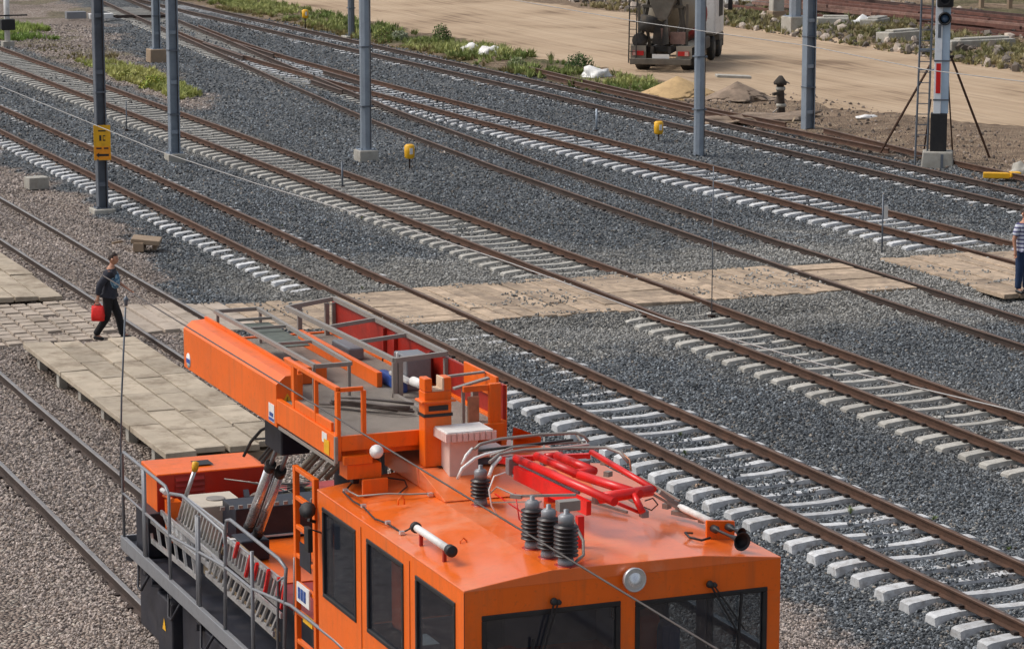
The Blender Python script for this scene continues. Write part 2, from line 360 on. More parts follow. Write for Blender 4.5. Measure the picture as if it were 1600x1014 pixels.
def ground_material():
    m = bpy.data.materials.new('gravel_and_soil'); m.use_nodes = True; t = m.node_tree; N = t.nodes; L = t.links
    b = N['Principled BSDF']; b.inputs['Roughness'].default_value = 0.92; b.inputs['Specular IOR Level'].default_value = 0.25
    geo = N.new('ShaderNodeNewGeometry'); at = N.new('ShaderNodeAttribute'); at.attribute_name = 'zones'
    sp = N.new('ShaderNodeSeparateColor'); L.new(at.outputs['Color'], sp.inputs[0])
    def vor(scale):
        v = N.new('ShaderNodeTexVoronoi'); v.inputs['Scale'].default_value = scale; v.feature = 'F1'
        L.new(geo.outputs['Position'], v.inputs['Vector']); return v
    v1 = vor(17.0); s1 = N.new('ShaderNodeSeparateColor'); L.new(v1.outputs['Color'], s1.inputs[0])
    n1 = N.new('ShaderNodeTexNoise'); n1.inputs['Scale'].default_value = 0.35; n1.inputs['Detail'].default_value = 8; L.new(geo.outputs['Position'], n1.inputs['Vector'])
    def ramp(src, stops):
        r = N.new('ShaderNodeValToRGB'); L.new(src, r.inputs[0])
        els = r.color_ramp.elements
        while len(els) < len(stops): els.new(0.5)
        for e, (p, c) in zip(els, stops): e.position = p; e.color = (*c, 1)
        return r.outputs[0]
    dark = ramp(s1.outputs[0], [(0.0, (0.05, 0.055, 0.060)), (0.45, (0.112, 0.124, 0.137)), (0.85, (0.195, 0.21, 0.222)), (1.0, (0.42, 0.41, 0.38))])
    pink = ramp(s1.outputs[0], [(0.0, (0.16, 0.122, 0.10)), (0.5, (0.33, 0.262, 0.222)), (0.85, (0.44, 0.365, 0.31)), (1.0, (0.55, 0.5, 0.43))])
    dust = ramp(s1.outputs[0], [(0.0, (0.13, 0.13, 0.12)), (0.5, (0.22, 0.21, 0.19)), (1.0, (0.36, 0.34, 0.30))])
    n2 = N.new('ShaderNodeTexNoise'); n2.inputs['Scale'].default_value = 1.6; n2.inputs['Detail'].default_value = 10; n2.inputs['Roughness'].default_value = 0.7; L.new(geo.outputs['Position'], n2.inputs['Vector'])
    soil = ramp(n2.outputs['Fac'], [(0.3, (0.16, 0.11, 0.075)), (0.48, (0.31, 0.22, 0.15)), (0.64, (0.44, 0.33, 0.23))])
    green = ramp(n2.outputs['Fac'], [(0.3, (0.06, 0.075, 0.03)), (0.5, (0.17, 0.155, 0.075)), (0.72, (0.32, 0.25, 0.16))])
    def mix(f, a, c):
        x = N.new('ShaderNodeMix'); x.data_type = 'RGBA'; L.new(f, x.inputs[0]); L.new(a, x.inputs[6]); L.new(c, x.inputs[7]); return x.outputs[2]
    c = mix(sp.outputs[0], dark, pink); c = mix(sp.outputs[1], c, dust); c = mix(sp.outputs[2], c, soil)
    c = mix(at.outputs['Alpha'], c, green)
    mr = N.new('ShaderNodeMapRange'); mr.inputs['From Min'].default_value = 0.3; mr.inputs['From Max'].default_value = 0.7; mr.inputs['To Min'].default_value = 0.78; mr.inputs['To Max'].default_value = 1.2
    L.new(n1.outputs['Fac'], mr.inputs['Value'])
    sc = N.new('ShaderNodeVectorMath'); sc.operation = 'SCALE'; L.new(c, sc.inputs[0]); L.new(mr.outputs[0], sc.inputs['Scale'])
    L.new(sc.outputs[0], b.inputs['Base Color'])
    bp = N.new('ShaderNodeBump'); bp.inputs['Strength'].default_value = 1.0; bp.inputs['Distance'].default_value = 0.035
    add = N.new('ShaderNodeMath'); add.operation = 'MULTIPLY_ADD'; add.inputs[1].default_value = -3.5
    L.new(v1.outputs['Distance'], add.inputs[0]); L.new(s1.outputs[1], add.inputs[2])
    L.new(add.outputs[0], bp.inputs['Height']); L.new(bp.outputs[0], b.inputs['Normal'])
    return m

def axis(segs):
    out = []
    for a, b_, st in segs: out += list(np.arange(a, b_, st))
    return np.array(out + [segs[-1][1]])
XS = axis([(-900, -100, 200), (-100, 0, 20), (0, 8, 1.0), (8, 46, 0.16), (46, 72, 0.3), (72, 110, 2.0), (110, 300, 20), (300, 1500, 200)])
YS = axis([(-400, 0, 100), (0, 20, 4), (20, 70, 0.16), (70, 170, 0.3), (170, 300, 10), (300, 1800, 150)])
XX, YY = np.meshgrid(XS, YS)
ZZ = gz(XX, YY)
def grid_mesh(name, XX, YY, ZZ, keep=None):
    ny, nx = XX.shape
    co = np.stack([XX, YY, ZZ], -1).reshape(-1, 3)
    idx = np.arange(ny*nx).reshape(ny, nx)
    q = np.stack([idx[:-1, :-1], idx[:-1, 1:], idx[1:, 1:], idx[1:, :-1]], -1)
    q = q[keep] if keep is not None else q.reshape(-1, 4)
    me = bpy.data.meshes.new(name)
    used = np.unique(q); mp = -np.ones(len(co), int); mp[used] = np.arange(len(used))
    co = co[used]; q = mp[q]
    me.vertices.add(len(co)); me.vertices.foreach_set('co', co.ravel())
    me.loops.add(q.size); me.loops.foreach_set('vertex_index', q.ravel().astype(np.int32))
    me.polygons.add(len(q)); me.polygons.foreach_set('loop_start', np.arange(0, q.size, 4, dtype=np.int32))
    me.polygons.foreach_set('loop_total', np.full(len(q), 4, dtype=np.int32))
    me.update(calc_edges=True); me.polygons.foreach_set('use_smooth', np.ones(len(q), bool))
    return me, used
me, used = grid_mesh('ground', XX, YY, ZZ)
P_, D_, S_, Gn_ = [np.broadcast_to(a, XX.shape).reshape(-1) for a in region(XX, YY)]
ca = me.color_attributes.new('zones', 'FLOAT_COLOR', 'POINT')
ca.data.foreach_set('color', np.stack([P_, D_, S_, Gn_], -1).astype(np.float32).ravel())
ground = bpy.data.objects.new('ground', me); col.objects.link(ground); me.materials.append(ground_material())
tag(ground, 'grey, pinkish and brown gravel ground under the tracks', kind='structure')

# dirt road: its own sheet of pale compacted soil, lying a few millimetres on the ground
xs = np.arange(44, 68, 0.25); ys = np.arange(62, 172, 0.25); RX, RY = np.meshgrid(xs, ys)
rut = 0
RM = road_mask(RX, RY)
RZ = gz(RX, RY) + 0.008
cellm = (RM[:-1, :-1] > 0.5)
me, _ = grid_mesh('dirt_road', RX, RY, RZ, cellm)
def road_material():
    m = bpy.data.materials.new('compacted_dirt'); m.use_nodes = True; t = m.node_tree; N = t.nodes; L = t.links
    b = N['Principled BSDF']; b.inputs['Roughness'].default_value = 0.95; b.inputs['Specular IOR Level'].default_value = 0.2
    geo = N.new('ShaderNodeNewGeometry')
    mp = N.new('ShaderNodeMapping'); mp.inputs['Scale'].default_value = (2.6, 0.05, 1); mp.inputs['Rotation'].default_value = (0, 0, R(-3)); L.new(geo.outputs['Position'], mp.inputs[0])
    n = N.new('ShaderNodeTexNoise'); n.inputs['Scale'].default_value = 1.0; n.inputs['Detail'].default_value = 9; n.inputs['Roughness'].default_value = 0.62; n.inputs['Distortion'].default_value = 0.35; L.new(mp.outputs[0], n.inputs['Vector'])
    n2 = N.new('ShaderNodeTexNoise'); n2.inputs['Scale'].default_value = 0.22; n2.inputs['Detail'].default_value = 8; L.new(geo.outputs['Position'], n2.inputs['Vector'])
    ad = N.new('ShaderNodeMath'); ad.operation = 'MULTIPLY_ADD'; ad.inputs[1].default_value = 0.6; L.new(n2.outputs['Fac'], ad.inputs[0])
    ml = N.new('ShaderNodeMath'); ml.operation = 'MULTIPLY'; ml.inputs[1].default_value = 0.5; L.new(n.outputs['Fac'], ml.inputs[0]); L.new(ml.outputs[0], ad.inputs[2])
    r = N.new('ShaderNodeValToRGB'); L.new(ad.outputs[0], r.inputs[0])
    e = r.color_ramp.elements; e[0].position = 0.40; e[0].color = (0.21, 0.145, 0.095, 1); e[1].position = 0.66; e[1].color = (0.47, 0.355, 0.245, 1)
    k = e.new(0.5); k.color = (0.39, 0.285, 0.19, 1)
    # narrow darker wheel tracks running along the road
    mp2 = N.new('ShaderNodeMapping'); mp2.inputs['Scale'].default_value = (1.25, 0.028, 1); mp2.inputs['Rotation'].default_value = (0, 0, R(4)); L.new(geo.outputs['Position'], mp2.inputs[0])
    n3 = N.new('ShaderNodeTexNoise'); n3.inputs['Scale'].default_value = 1.0; n3.inputs['Detail'].default_value = 2; n3.inputs['Distortion'].default_value = 0.6; L.new(mp2.outputs[0], n3.inputs['Vector'])
    sb = N.new('ShaderNodeMath'); sb.operation = 'SUBTRACT'; sb.inputs[1].default_value = 0.5; L.new(n3.outputs['Fac'], sb.inputs[0])
    ab = N.new('ShaderNodeMath'); ab.operation = 'ABSOLUTE'; L.new(sb.outputs[0], ab.inputs[0])
    r3 = N.new('ShaderNodeMapRange'); r3.inputs['From Max'].default_value = 0.022; r3.inputs['To Min'].default_value = 0.55; r3.inputs['To Max'].default_value = 0.0; L.new(ab.outputs[0], r3.inputs['Value'])
    gt = N.new('ShaderNodeMath'); gt.operation = 'MULTIPLY'; L.new(r3.outputs[0], gt.inputs[0]); L.new(n2.outputs['Fac'], gt.inputs[1])
    m3 = N.new('ShaderNodeMix'); m3.data_type = 'RGBA'; m3.inputs[7].default_value = (0.13, 0.09, 0.06, 1); L.new(gt.outputs[0], m3.inputs[0]); L.new(r.outputs[0], m3.inputs[6])
    L.new(m3.outputs[2], b.inputs['Base Color'])
    bp = N.new('ShaderNodeBump'); bp.inputs['Strength'].default_value = 0.9; bp.inputs['Distance'].default_value = 0.10
    L.new(n.outputs['Fac'], bp.inputs['Height']); L.new(bp.outputs[0], b.inputs['Normal'])
    return m
road = bpy.data.objects.new('dirt_road', me); col.objects.link(road); me.materials.append(road_material())
tag(road, 'wide pale brown dirt road with tyre tracks behind the railway tracks', kind='structure')

# loose stones lying on the ballast: geometry nodes scatter of real little rocks
def in_view(x, y, z=0.0, mx=0.10):
    th, hd = _th, _hd
    f = np.array([math.sin(hd)*math.cos(th), math.cos(hd)*math.cos(th), -math.sin(th)])
    r = np.array([math.cos(hd), -math.sin(hd), 0]); u = np.cross(r, f)
    dz = z - H
    w_ = x*f[0]+y*f[1]+dz*f[2]
    a = 4500*(x*r[0]+y*r[1])/w_/1600; b_ = 4500*(x*u[0]+y*u[1]+dz*u[2])/w_/1014
    return (w_ > 1) & (np.abs(a) < 0.5+mx) & (np.abs(b_) < 0.5+mx*0.6)

def rock(seed, mats):
    rnd = random.Random(seed); bm = bmesh.new(); bmesh.ops.create_icosphere(bm, subdivisions=1, radius=1.0)
    sx, sy, sz = rnd.uniform(.75, 1.15), rnd.uniform(.6, .95), rnd.uniform(.5, .75)
    for v in bm.verts:
        k = rnd.uniform(.72, 1.22); v.co = Vector((v.co.x*sx*k, v.co.y*sy*k, v.co.z*sz*k))
    me = bpy.data.meshes.new('ballast_stone'); bm.to_mesh(me); bm.free(); me.materials.append(mats); return me

def stone_material():
    m = bpy.data.materials.new('crushed_stone'); m.use_nodes = True; t = m.node_tree; N = t.nodes; L = t.links
    b = N['Principled BSDF']; b.inputs['Roughness'].default_value = 0.85; b.inputs['Specular IOR Level'].default_value = 0.3
    a = N.new('ShaderNodeAttribute'); a.attribute_type = 'INSTANCER'; a.attribute_name = 'tint'
    L.new(a.outputs['Color'], b.inputs['Base Color'])
    return m
M_stone = stone_material()

def scatter_object(name, pts, scl, tint, meshes, label, cat, seed=0, flat=True):
    me = bpy.data.meshes.new(name); me.vertices.add(len(pts)); me.vertices.foreach_set('co', np.asarray(pts, np.float32).ravel())
    a = me.attributes.new('scl', 'FLOAT', 'POINT'); a.data.foreach_set('value', np.asarray(scl, np.float32))
    a = me.attributes.new('tint', 'FLOAT_COLOR', 'POINT'); a.data.foreach_set('color', np.asarray(tint, np.float32).ravel())
    o = bpy.data.objects.new(name, me); col.objects.link(o)
    ng = bpy.data.node_groups.new(name + '_scatter', 'GeometryNodeTree')
    ng.interface.new_socket('Geometry', in_out='INPUT', socket_type='NodeSocketGeometry'); ng.interface.new_socket('Geometry', in_out='OUTPUT', socket_type='NodeSocketGeometry')
    N = ng.nodes; L = ng.links; gi = N.new('NodeGroupInput'); go = N.new('NodeGroupOutput')
    cc = bpy.data.collections.new(name + '_kinds')
    for i, mm in enumerate(meshes):
        so_ = bpy.data.objects.new(name + '_kind', mm); cc.objects.link(so_)
    ci = N.new('GeometryNodeCollectionInfo'); ci.inputs['Collection'].default_value = cc; ci.inputs['Separate Children'].default_value = True; ci.inputs['Reset Children'].default_value = True
    ip = N.new('GeometryNodeInstanceOnPoints'); ip.inputs['Pick Instance'].default_value = True
    rr = N.new('FunctionNodeRandomValue'); rr.data_type = 'FLOAT_VECTOR'
    tl = math.pi*2 if not flat else 0.5
    rr.inputs[0].default_value = (-tl, -tl, 0) if flat else (0, 0, 0); rr.inputs[1].default_value = (tl, tl, 6.283) if flat else (6.28, 6.28, 6.28); rr.inputs['Seed'].default_value = seed
    na = N.new('GeometryNodeInputNamedAttribute'); na.data_type = 'FLOAT'; na.inputs['Name'].default_value = 'scl'
    L.new(gi.outputs[0], ip.inputs['Points']); L.new(ci.outputs[0], ip.inputs['Instance']); L.new(rr.outputs[0], ip.inputs['Rotation']); L.new(na.outputs[0], ip.inputs['Scale'])
    L.new(ip.outputs[0], go.inputs[0])
    md = o.modifiers.new('scatter', 'NODES'); md.node_group = ng
    tag(o, label, cat, kind='stuff')
    return o

rocks = [rock(i, M_stone) for i in range(5)]
_r = np.random.RandomState(11)
def stones():
    P, SC, T = [], [], []
    for (y0, y1, dens, s0, s1) in ((20, 40, 330, .022, .036), (40, 56, 230, .025, .040), (56, 76, 120, .028, .046), (76, 100, 45, .032, .055), (100, 140, 22, .038, .065)):
        n = int((y1-y0)*36*dens); x = 8 + 36*_r.rand(n); y = y0 + (y1-y0)*_r.rand(n)
        k = in_view(x, y) & (x < 43.5)
        # keep the crossing strips, slabs and sleepers clear
        wob = 0.5*(vnoise(x, y, 0.8, 3.3)-.5)
        onpl = (y > 54.8+wob) & (y < 58.6+wob) & (x > 16.4) & (x < 39.5) & ~((x > 31.9) & (x < 32.9))
        k &= ~(onpl & ((vnoise(x, y, 0.9, 15.1) < .60) | (_r.rand(n) > .22)))
        k &= ~((x > 11.5) & (x < 16.4) & (y > 55.3) & (y < 60.3))
        k &= ~((x > 11.8) & (x < 14.1) & (y > 44.0) & (y < 54.8))
        x, y = x[k], y[k]
        keep = np.ones(len(x), bool)
        for t in TR:
            d = x - tx(t, y); ad = np.abs(d)
            keep &= ~(np.abs(ad - G_) < 0.075)
            ph = ((y - 0.30) / PITCH) % 1.0; ph = np.minimum(ph, 1-ph)*PITCH
            onsl = (ad < 1.38) & (ph < 0.17)
            cover = vnoise(x, y, 0.42, 6.1)*0.6 + vnoise(x, y, 3.0, 2.1)*0.4
            if t in ('T3', 'T4', 'T6', 'T7'):
                thr = np.where(ad > 0.9, 1.1, 0.62 if t != 'T7' else 0.45)
                if t == 'T4': thr = np.where(ad > 0.9, 1.1, 0.66)
                if t == 'T7': thr = np.where(ad > 0.9, 0.60, 0.42)
                if t in ('T6', 'T7'): thr = np.where(y > 88, -1, thr)
                if t == 'T3': thr = np.where((ad < 0.9) & (y > 47), 0.15, thr)
                keep &= ~(onsl & (cover < thr))
        x, y = x[keep], y[keep]; n = len(x)
        z = gz(x, y)
        # stones lying over covered sleepers sit on top of them
        for t in ('T3', 'T4', 'T6', 'T7'):
            ad = np.abs(x - tx(t, y)); ph = ((y - 0.30) / PITCH) % 1.0; ph = np.minimum(ph, 1-ph)*PITCH
            on = (ad < 1.36) & (ph < 0.135); z = np.where(on, np.maximum(z, 0.012), z)
        sc = s0 + (s1-s0)*_r.rand(n)**1.5
        onp = (y > 54.6) & (y < 58.8) & (x > 16.4) & (x < 39.5); z = np.where(onp, np.maximum(z, 0.128), z)
        z = z + sc*0.25
        pk, du, soi, gr = region(x, y)
        u = _r.rand(n); v = _r.rand(n)
        base = 0.05 + 0.22*u**1.5; base = np.where(v > 0.965, 0.30 + 0.15*_r.rand(n), base)
        dk = np.stack([base*0.91, base*1.0, base*1.08], -1)
        pb = 0.13 + 0.38*u**1.2; pkc = np.stack([pb*1.09, pb*0.93, pb*0.83], -1)
        db = 0.15 + 0.30*u; dc = np.stack([db*1.0, db*0.97, db*0.90], -1)
        nr = np.zeros(n)
        for t in TR: nr = np.maximum(nr, 1 - sstep(0.12, 0.42, np.abs(np.abs(x - tx(t, y)) - G_)))
        rust = (nr*(0.35+0.5*vnoise(x, y, 1.3, 7.7)))[:, None]; dk = dk*(1-rust) + dk*np.array([1.35, 0.98, 0.72])*rust; dk = np.maximum(dk, 0)
        tan = (v < 0.06)[:, None]; dk = np.where(tan, dk*np.array([1.5, 1.2, .95]), dk)
        c = dk*(1-pk[:, None]) + pkc*pk[:, None]; c = c*(1-du[:, None]) + dc*du[:, None]
        c *= (0.82 + 0.36*vnoise(x, y, 4.0, 1.1))[:, None]
        P.append(np.stack([x, y, z], -1)); SC.append(sc); T.append(np.concatenate([c, np.ones((n, 1))], -1))
    return np.concatenate(P), np.concatenate(SC), np.concatenate(T)
PITCH = 0.68
P, SC, T = stones()
print('ballast stones', len(P))
scatter_object('ballast_stones', P, SC, T, rocks, 'loose crushed stones of the track ballast', 'gravel', flat=False)

# ------------------------------------------------------------------ railway tracks
def rail_mesh(pts, name, mats, origin):
    prof = [(-.07, 0), (.07, 0), (.07, .012), (.014, .03), (.014, .115), (.037, .125), (.037, .152), (.028, .160), (-.028, .160), (-.037, .152), (-.037, .125), (-.014, .115), (-.014, .03), (-.07, .012)]
    n = len(prof); vs = []; fs = []; mi = []
    for i, (x, y) in enumerate(pts):
        a = pts[max(i-1, 0)]; b = pts[min(i+1, len(pts)-1)]; d = Vector((b[0]-a[0], b[1]-a[1], 0)).normalized(); r = Vector((d.y, -d.x, 0))
        for (u, z) in prof: vs.append((x + r.x*u - origin[0], y + r.y*u - origin[1], 0.04 + z - origin[2]))
    for i in range(len(pts)-1):
        for k in range(n):
            k2 = (k+1) % n; fs.append((i*n+k, i*n+k2, (i+1)*n+k2, (i+1)*n+k)); mi.append(1 if k in (6, 7, 8) else 0)
    fs.append(tuple(range(n))[::-1]); fs.append(tuple(range((len(pts)-1)*n, len(pts)*n))); mi += [0, 0]
    me = bpy.data.meshes.new(name); me.from_pydata(vs, [], fs)
    for m in mats: me.materials.append(m)
    me.polygons.foreach_set('material_index', mi); me.update(); return me

def sleeper_mesh(name, m, seed=0, wood=False):
    st = [(-1.37, -.025, .115), (-1.31, .0, .12), (-1.0, .030, .115), (-.62, .038, .095), (-.35, .010, .085), (0, .004, .085), (.35, .010, .085), (.62, .038, .095), (1.0, .030, .115), (1.31, .0, .12), (1.37, -.025, .115)]
    vs = []; fs = []
    for (x, z, hw) in st:
        vs += [(x, -hw-.045, -.19), (x, -hw-.012, z-.045), (x, -hw, z), (x, hw, z), (x, hw+.012, z-.045), (x, hw+.045, -.19)]
    n = 6
    for i in range(len(st)-1):
        for k in range(n): fs.append((i*n+k, (i+1)*n+k, (i+1)*n+(k+1) % n, i*n+(k+1) % n))
    fs.append(tuple(range(n))); fs.append(tuple(range((len(st)-1)*n, len(st)*n))[::-1])
    me = bpy.data.meshes.new(name); me.from_pydata(vs, [], fs); me.materials.append(m)
    bm = bmesh.new(); bm.from_mesh(me); bmesh.ops.recalc_face_normals(bm, faces=bm.faces); bm.to_mesh(me); bm.free()
    return me
ME_SLW = sleeper_mesh('sleeper', M_concw); ME_SLY = sleeper_mesh('sleeper', M_concy)

def track(k, label, y0, y1, mats, slm, sl0, sl1, step=4.0, ystart_right=None):
    rx = float(tx(k, (y0+y1)/2)); ry = (y0+y1)/2
    t = thing('railway_track', (rx, ry, 0.0), label, 'railway track')
    for s in (-1, 1):
        ya = y0
        yy = np.arange(ya, y1+0.01, step); pts = [(float(tx(k, a))+s*G_, float(a)) for a in yy]
        # small sideways unevenness as in old track
        pts = [(p[0] + 0.012*math.sin(p[1]*0.35+s)+0.008*math.sin(p[1]*1.1), p[1]) for p in pts]
        me = rail_mesh(pts, 'rail', mats, (rx, ry, 0)); o = bpy.data.objects.new('rail', me); col.objects.link(o); o.parent = t
    cb = MB(); n = 0
    i0 = math.ceil((sl0-0.30)/PITCH); i1 = int((sl1-0.30)/PITCH); rnd = random.Random(len(label))
    for i in range(i0, i1+1):
        y = 0.30 + i*PITCH; x = float(tx(k, y))
        for s in (-1, 1):
            for q in (-1, 1):
                if y < 100: cb.cbox((x+s*G_+q*.105, y, .064), (.075, .10, .035))
        if n >= 290: continue
        if 54.3 < y < 59.0: continue
        o = bpy.data.objects.new('sleeper', slm); col.objects.link(o); o.parent = t
        o.location = (x-rx+rnd.uniform(-.03, .03), y-ry, rnd.uniform(-.012, .004)); o.rotation_euler = (0, 0, rnd.uniform(-.012, .012)); n += 1
    c = cb.build('rail_clip', M_clip, t); c['kind'] = 'stuff'
    return t
shine = [M_rustd, M_railshine]; worn = [M_rust, M_railtop]; wornd = [M_rustd, M_railtop]
T1 = track('T1', 'nearest railway track, running under the orange maintenance vehicle', 6, 200, shine, ME_SLY, 24, 75)
T2 = track('T2', 'second track from the left, in pinkish gravel beside the walking person', 6, 220, shine, ME_SLY, 30, 95)
T3 = track('T3', 'rusty track with bright white sleeper ends just right of the orange vehicle', 6, 240, worn, ME_SLW, 18, 130)
T4 = track('T4', 'track with dusty half covered sleepers in the middle of the yard', 6, 260, worn, ME_SLY, 22, 150)
T5 = track('T5', 'curving track almost buried in dark ballast, third from the dirt road', 6, 168, wornd, ME_SLY, 30, 150)
T6 = track('T6', 'track with white sleepers joining the curving track at the turnout', 6, 134, worn, ME_SLW, 34, 126)
T7 = track('T7', 'farthest railway track, next to the dirt road and the signal mast', 6, 280, wornd, ME_SLW, 38, 150)

# turnout: check rails and frog plates where the two tracks join
to = thing('turnout', (35.2, 112, 0), 'turnout with extra rails where the curving tracks join', 'rail switch')
for a, b in (((34.95, 116.5), (35.35, 124)), ((36.45, 117), (36.75, 125)), ((34.1, 101), (34.35, 105.5)), ((35.9, 104), (36.0, 109))):
    me = rail_mesh([a, b], 'check_rail', wornd, (35.2, 112, 0)); o = bpy.data.objects.new('check_rail', me); col.objects.link(o); o.parent = to
sm = thing('switch_machine', (34.2, 142.2, 0), 'low grey switch machine box with rods beside the far end of the track', 'switch machine')
MB().cbox((34.0, 142.3, .22), (1.0, .45, .35)).build('motor_case', M_greymetal, sm, bevel=.02)
MB().cbox((35.2, 142.0, .16), (1.2, .5, .25)).build('cover_plate', M_white, sm, bevel=.02)
MB().bar((35.8, 141.8, .15), (38.8, 141.3, .12), .10).bar((35.8, 141.4, .12), (38.8, 140.9, .10), .08).build('rod', M_clip, sm)

# loose rails lying along the road side of the last track
for i, (lab, pl, zz) in enumerate((
    ('long loose rusty rail lying nearest the far track', [(43.35, 103.5), (43.2, 92), (43.35, 84), (43.6, 77)], 0.03),
    ('second long loose rusty rail lying along the gravel edge', [(43.95, 108), (43.65, 97), (43.6, 90), (43.95, 84.5)], 0.06),
    ('loose dark rail lying in the brown dirt at the foot of the signal', [(44.35, 82.6), (44.05, 77.6), (43.85, 73.8), (43.9, 66)], 0.05))):
    cx, cy = pl[1]
    t = thing('loose_rail', (cx, cy, gz1(cx, cy)), lab, 'rail', 'loose rails beside the far track')
    pts = []
    for a, b in zip(pl[:-1], pl[1:]):
        for q in range(4): pts.append((a[0]+(b[0]-a[0])*q/4, a[1]+(b[1]-a[1])*q/4))
    pts.append(pl[-1])
    me = rail_mesh(pts, 'rail', [M_rust, M_railtop], (cx, cy, gz1(cx, cy)+0.04-zz)); o = bpy.data.objects.new('rail', me); col.objects.link(o); o.parent = t
    o.location.z = 0.05

# ------------------------------------------------------------------ crossing of planks over tracks three to five
cr = thing('plank_crossing', (26, 56.8, 0.05), 'pale dusty plank crossing over the middle tracks', 'level crossing')
rnd = random.Random(3)
def plank(x0, x1, y0, y1, z=0.165, th=0.10, parent=None, m=None, jit=.02, name='plank'):
    p = parent or cr
    j = lambda: rnd.uniform(-jit, jit)
    x0 += rnd.uniform(.010, .035); x1 -= rnd.uniform(.010, .035); y0 += .012; y1 -= .014
    t = [(x0+j()*.3, y0+j(), z+j()*.9), (x1+j()*.3, y0+j(), z+j()*.9), (x1+j()*.3, y1+j(), z+j()*.4), (x0+j()*.3, y1+j(), z+j()*.4)]
    vs = [(a, b, z-th) for a, b, c in t] + t
    mb = MB().add(vs, [(0,3,2,1),(4,5,6,7),(0,1,5,4),(1,2,6,5),(2,3,7,6),(3,0,4,7)])
    return mb.build(name, m or M_plank, p, bevel=.012)
def along(x0, x1, y0, y1, wdt=.42, z=0.165, parent=None, m=None, split=2):
    n = max(1, round((x1-x0)/wdt)); w_ = (x1-x0)/n
    for i in range(n):
        cuts = [y0 + rnd.uniform(-.12, .12)] + sorted(y0+(y1-y0)*(q+rnd.uniform(.25, .75))/split for q in range(split-1)) + [y1+rnd.uniform(-.12, .12)]
        for a, b in zip(cuts[:-1], cuts[1:]): plank(x0+i*w_, x0+(i+1)*w_, a, b, z+rnd.uniform(-.012, .012), parent=parent, m=m)
def across(x0, x1, y0, y1, wdt=.5, z=0.165, parent=None, m=None):
    n = max(1, round((y1-y0)/wdt)); w_ = (y1-y0)/n
    for i in range(n): plank(x0+rnd.uniform(0, .03), x1-rnd.uniform(0, .03), y0+i*w_, y0+(i+1)*w_, z+rnd.uniform(-.012, .012), parent=parent, m=m)
g = G_
def xc(k): return float(tx(k, 57))
across(xc('T3')-g+.06, xc('T3')+g-.06, 54.6, 58.6, .62, .145)
along(17.0, xc('T3')-g-.06, 54.9, 58.3, .45, .125)
along(xc('T3')+g+.06, xc('T4')-g-.10, 54.5, 58.9, .36, .13)
across(xc('T4')-g+.08, xc('T4')+g-.08, 54.9, 58.8, .75, .155)
along(xc('T4')+g+.10, xc('T5')-g-.10, 55.0, 58.7, .36, .13)
across(xc('T5')-g+.08, xc('T5')+g-.08, 54.6, 58.2, .8, .165)
cr2 = thing('plank_crossing', (35.4, 57, 0.05), 'pale plank crossing panel at the right edge, under the striped-shirt person', 'level crossing')
along(33.0, xc('T6')-g-.08, 53.2, 58.6, .40, .135, cr2, split=2)
across(xc('T6')-g+.08, xc('T6')+g-.08, 53.8, 58.4, .8, .145, cr2)
along(xc('T6')+g+.08, 39.6, 53.6, 58.5, .40, .135, cr2, split=1)
# left: planks between the person's path and the crossing
cr3 = thing('plank_crossing', (15.9, 57.2, 0.05), 'short boarded crossing beside the person with the red bag', 'level crossing')
along(14.6, 15.28+g-.06, 55.6, 58.9, .37, .14, cr3, M_paver, split=1)
along(15.28+g+.06, 17.0, 55.3, 58.7, .42, .13, cr3, M_paver, split=1)

# old paved crossing of small square pavers with open joints
pv = thing('paved_crossing', (13.0, 57.6, 0.05), 'worn crossing of small square pavers at the left edge', 'pavement')
for i in range(9):
    for j in range(12):
        x = 11.35 + i*.345; y = 55.35 + j*.385
        if x + .3 > 14.42: continue
        if abs(x+.17 - (15.28-g)) < .2: continue
        if rnd.random() < .03: continue
        t = .035
        mb = MB().cbox((x+.17+rnd.uniform(-.01, .01), y+.19+rnd.uniform(-.01, .01), .10+rnd.uniform(-.012, .012)), (.30, .33, .09), rz=rnd.uniform(-.04, .04), top=.93)
        mb.build('paver', M_paver, pv)

# ------------------------------------------------------------------ raised slab platforms
pf = thing('slab_platform', (13.0, 49.5, 0.0), 'low platform of concrete slabs left of the orange vehicle', 'platform')
xcols = [11.80, 12.38, 12.93, 13.47, 14.05]
for ci in range(4):
    y = 44.15 + (0.0, .25, .1, .3)[ci]
    while y < 54.3 - (.3 if ci in (0,) else 0):
        ln = rnd.choice((1.55, 1.6, 1.5)) if ci != 0 else rnd.choice((2.3, 2.5))
        y1 = min(y+ln, 54.6 - (0, .1, .35, .1)[ci])
        plank(xcols[ci], xcols[ci+1], y, y1, .30+rnd.uniform(-.012, .012), .10, pf, M_slab, .012, 'slab')
        y = y1
        if y1 >= 54.0: break
for y in (45.2, 46.9, 48.6, 50.3, 52.0, 53.6):
    MB().box((11.90, y-.10, -.2), (12.06, y+.10, .196)).build('support_block', M_conc, pf, bevel=.01)
MB().box((12.5, 44.4, -.2), (13.9, 54.3, .14)).build('rubble_fill', M_brown, pf)
pf2 = thing('slab_platform', (13.2, 63.8, 0.0), 'broken slab platform at the left edge behind the pavers', 'platform')
for (x0, x1, a, b, z) in ((12.9, 13.45, 60.3, 64.0, .24), (13.45, 14.0, 60.4, 63.3, .20), (12.3, 12.9, 60.2, 64, .26), (13.45, 14.02, 63.35, 67.4, .22), (12.9, 13.43, 64.05, 67.8, .27), (12.3, 12.88, 64.1, 68, .24), (11.7, 12.27, 60.2, 64, .25), (13.3, 13.9, 67.9, 69.5, .2)):
    plank(x0, x1, a, b, z, .12, pf2, M_slab, .04, 'slab')

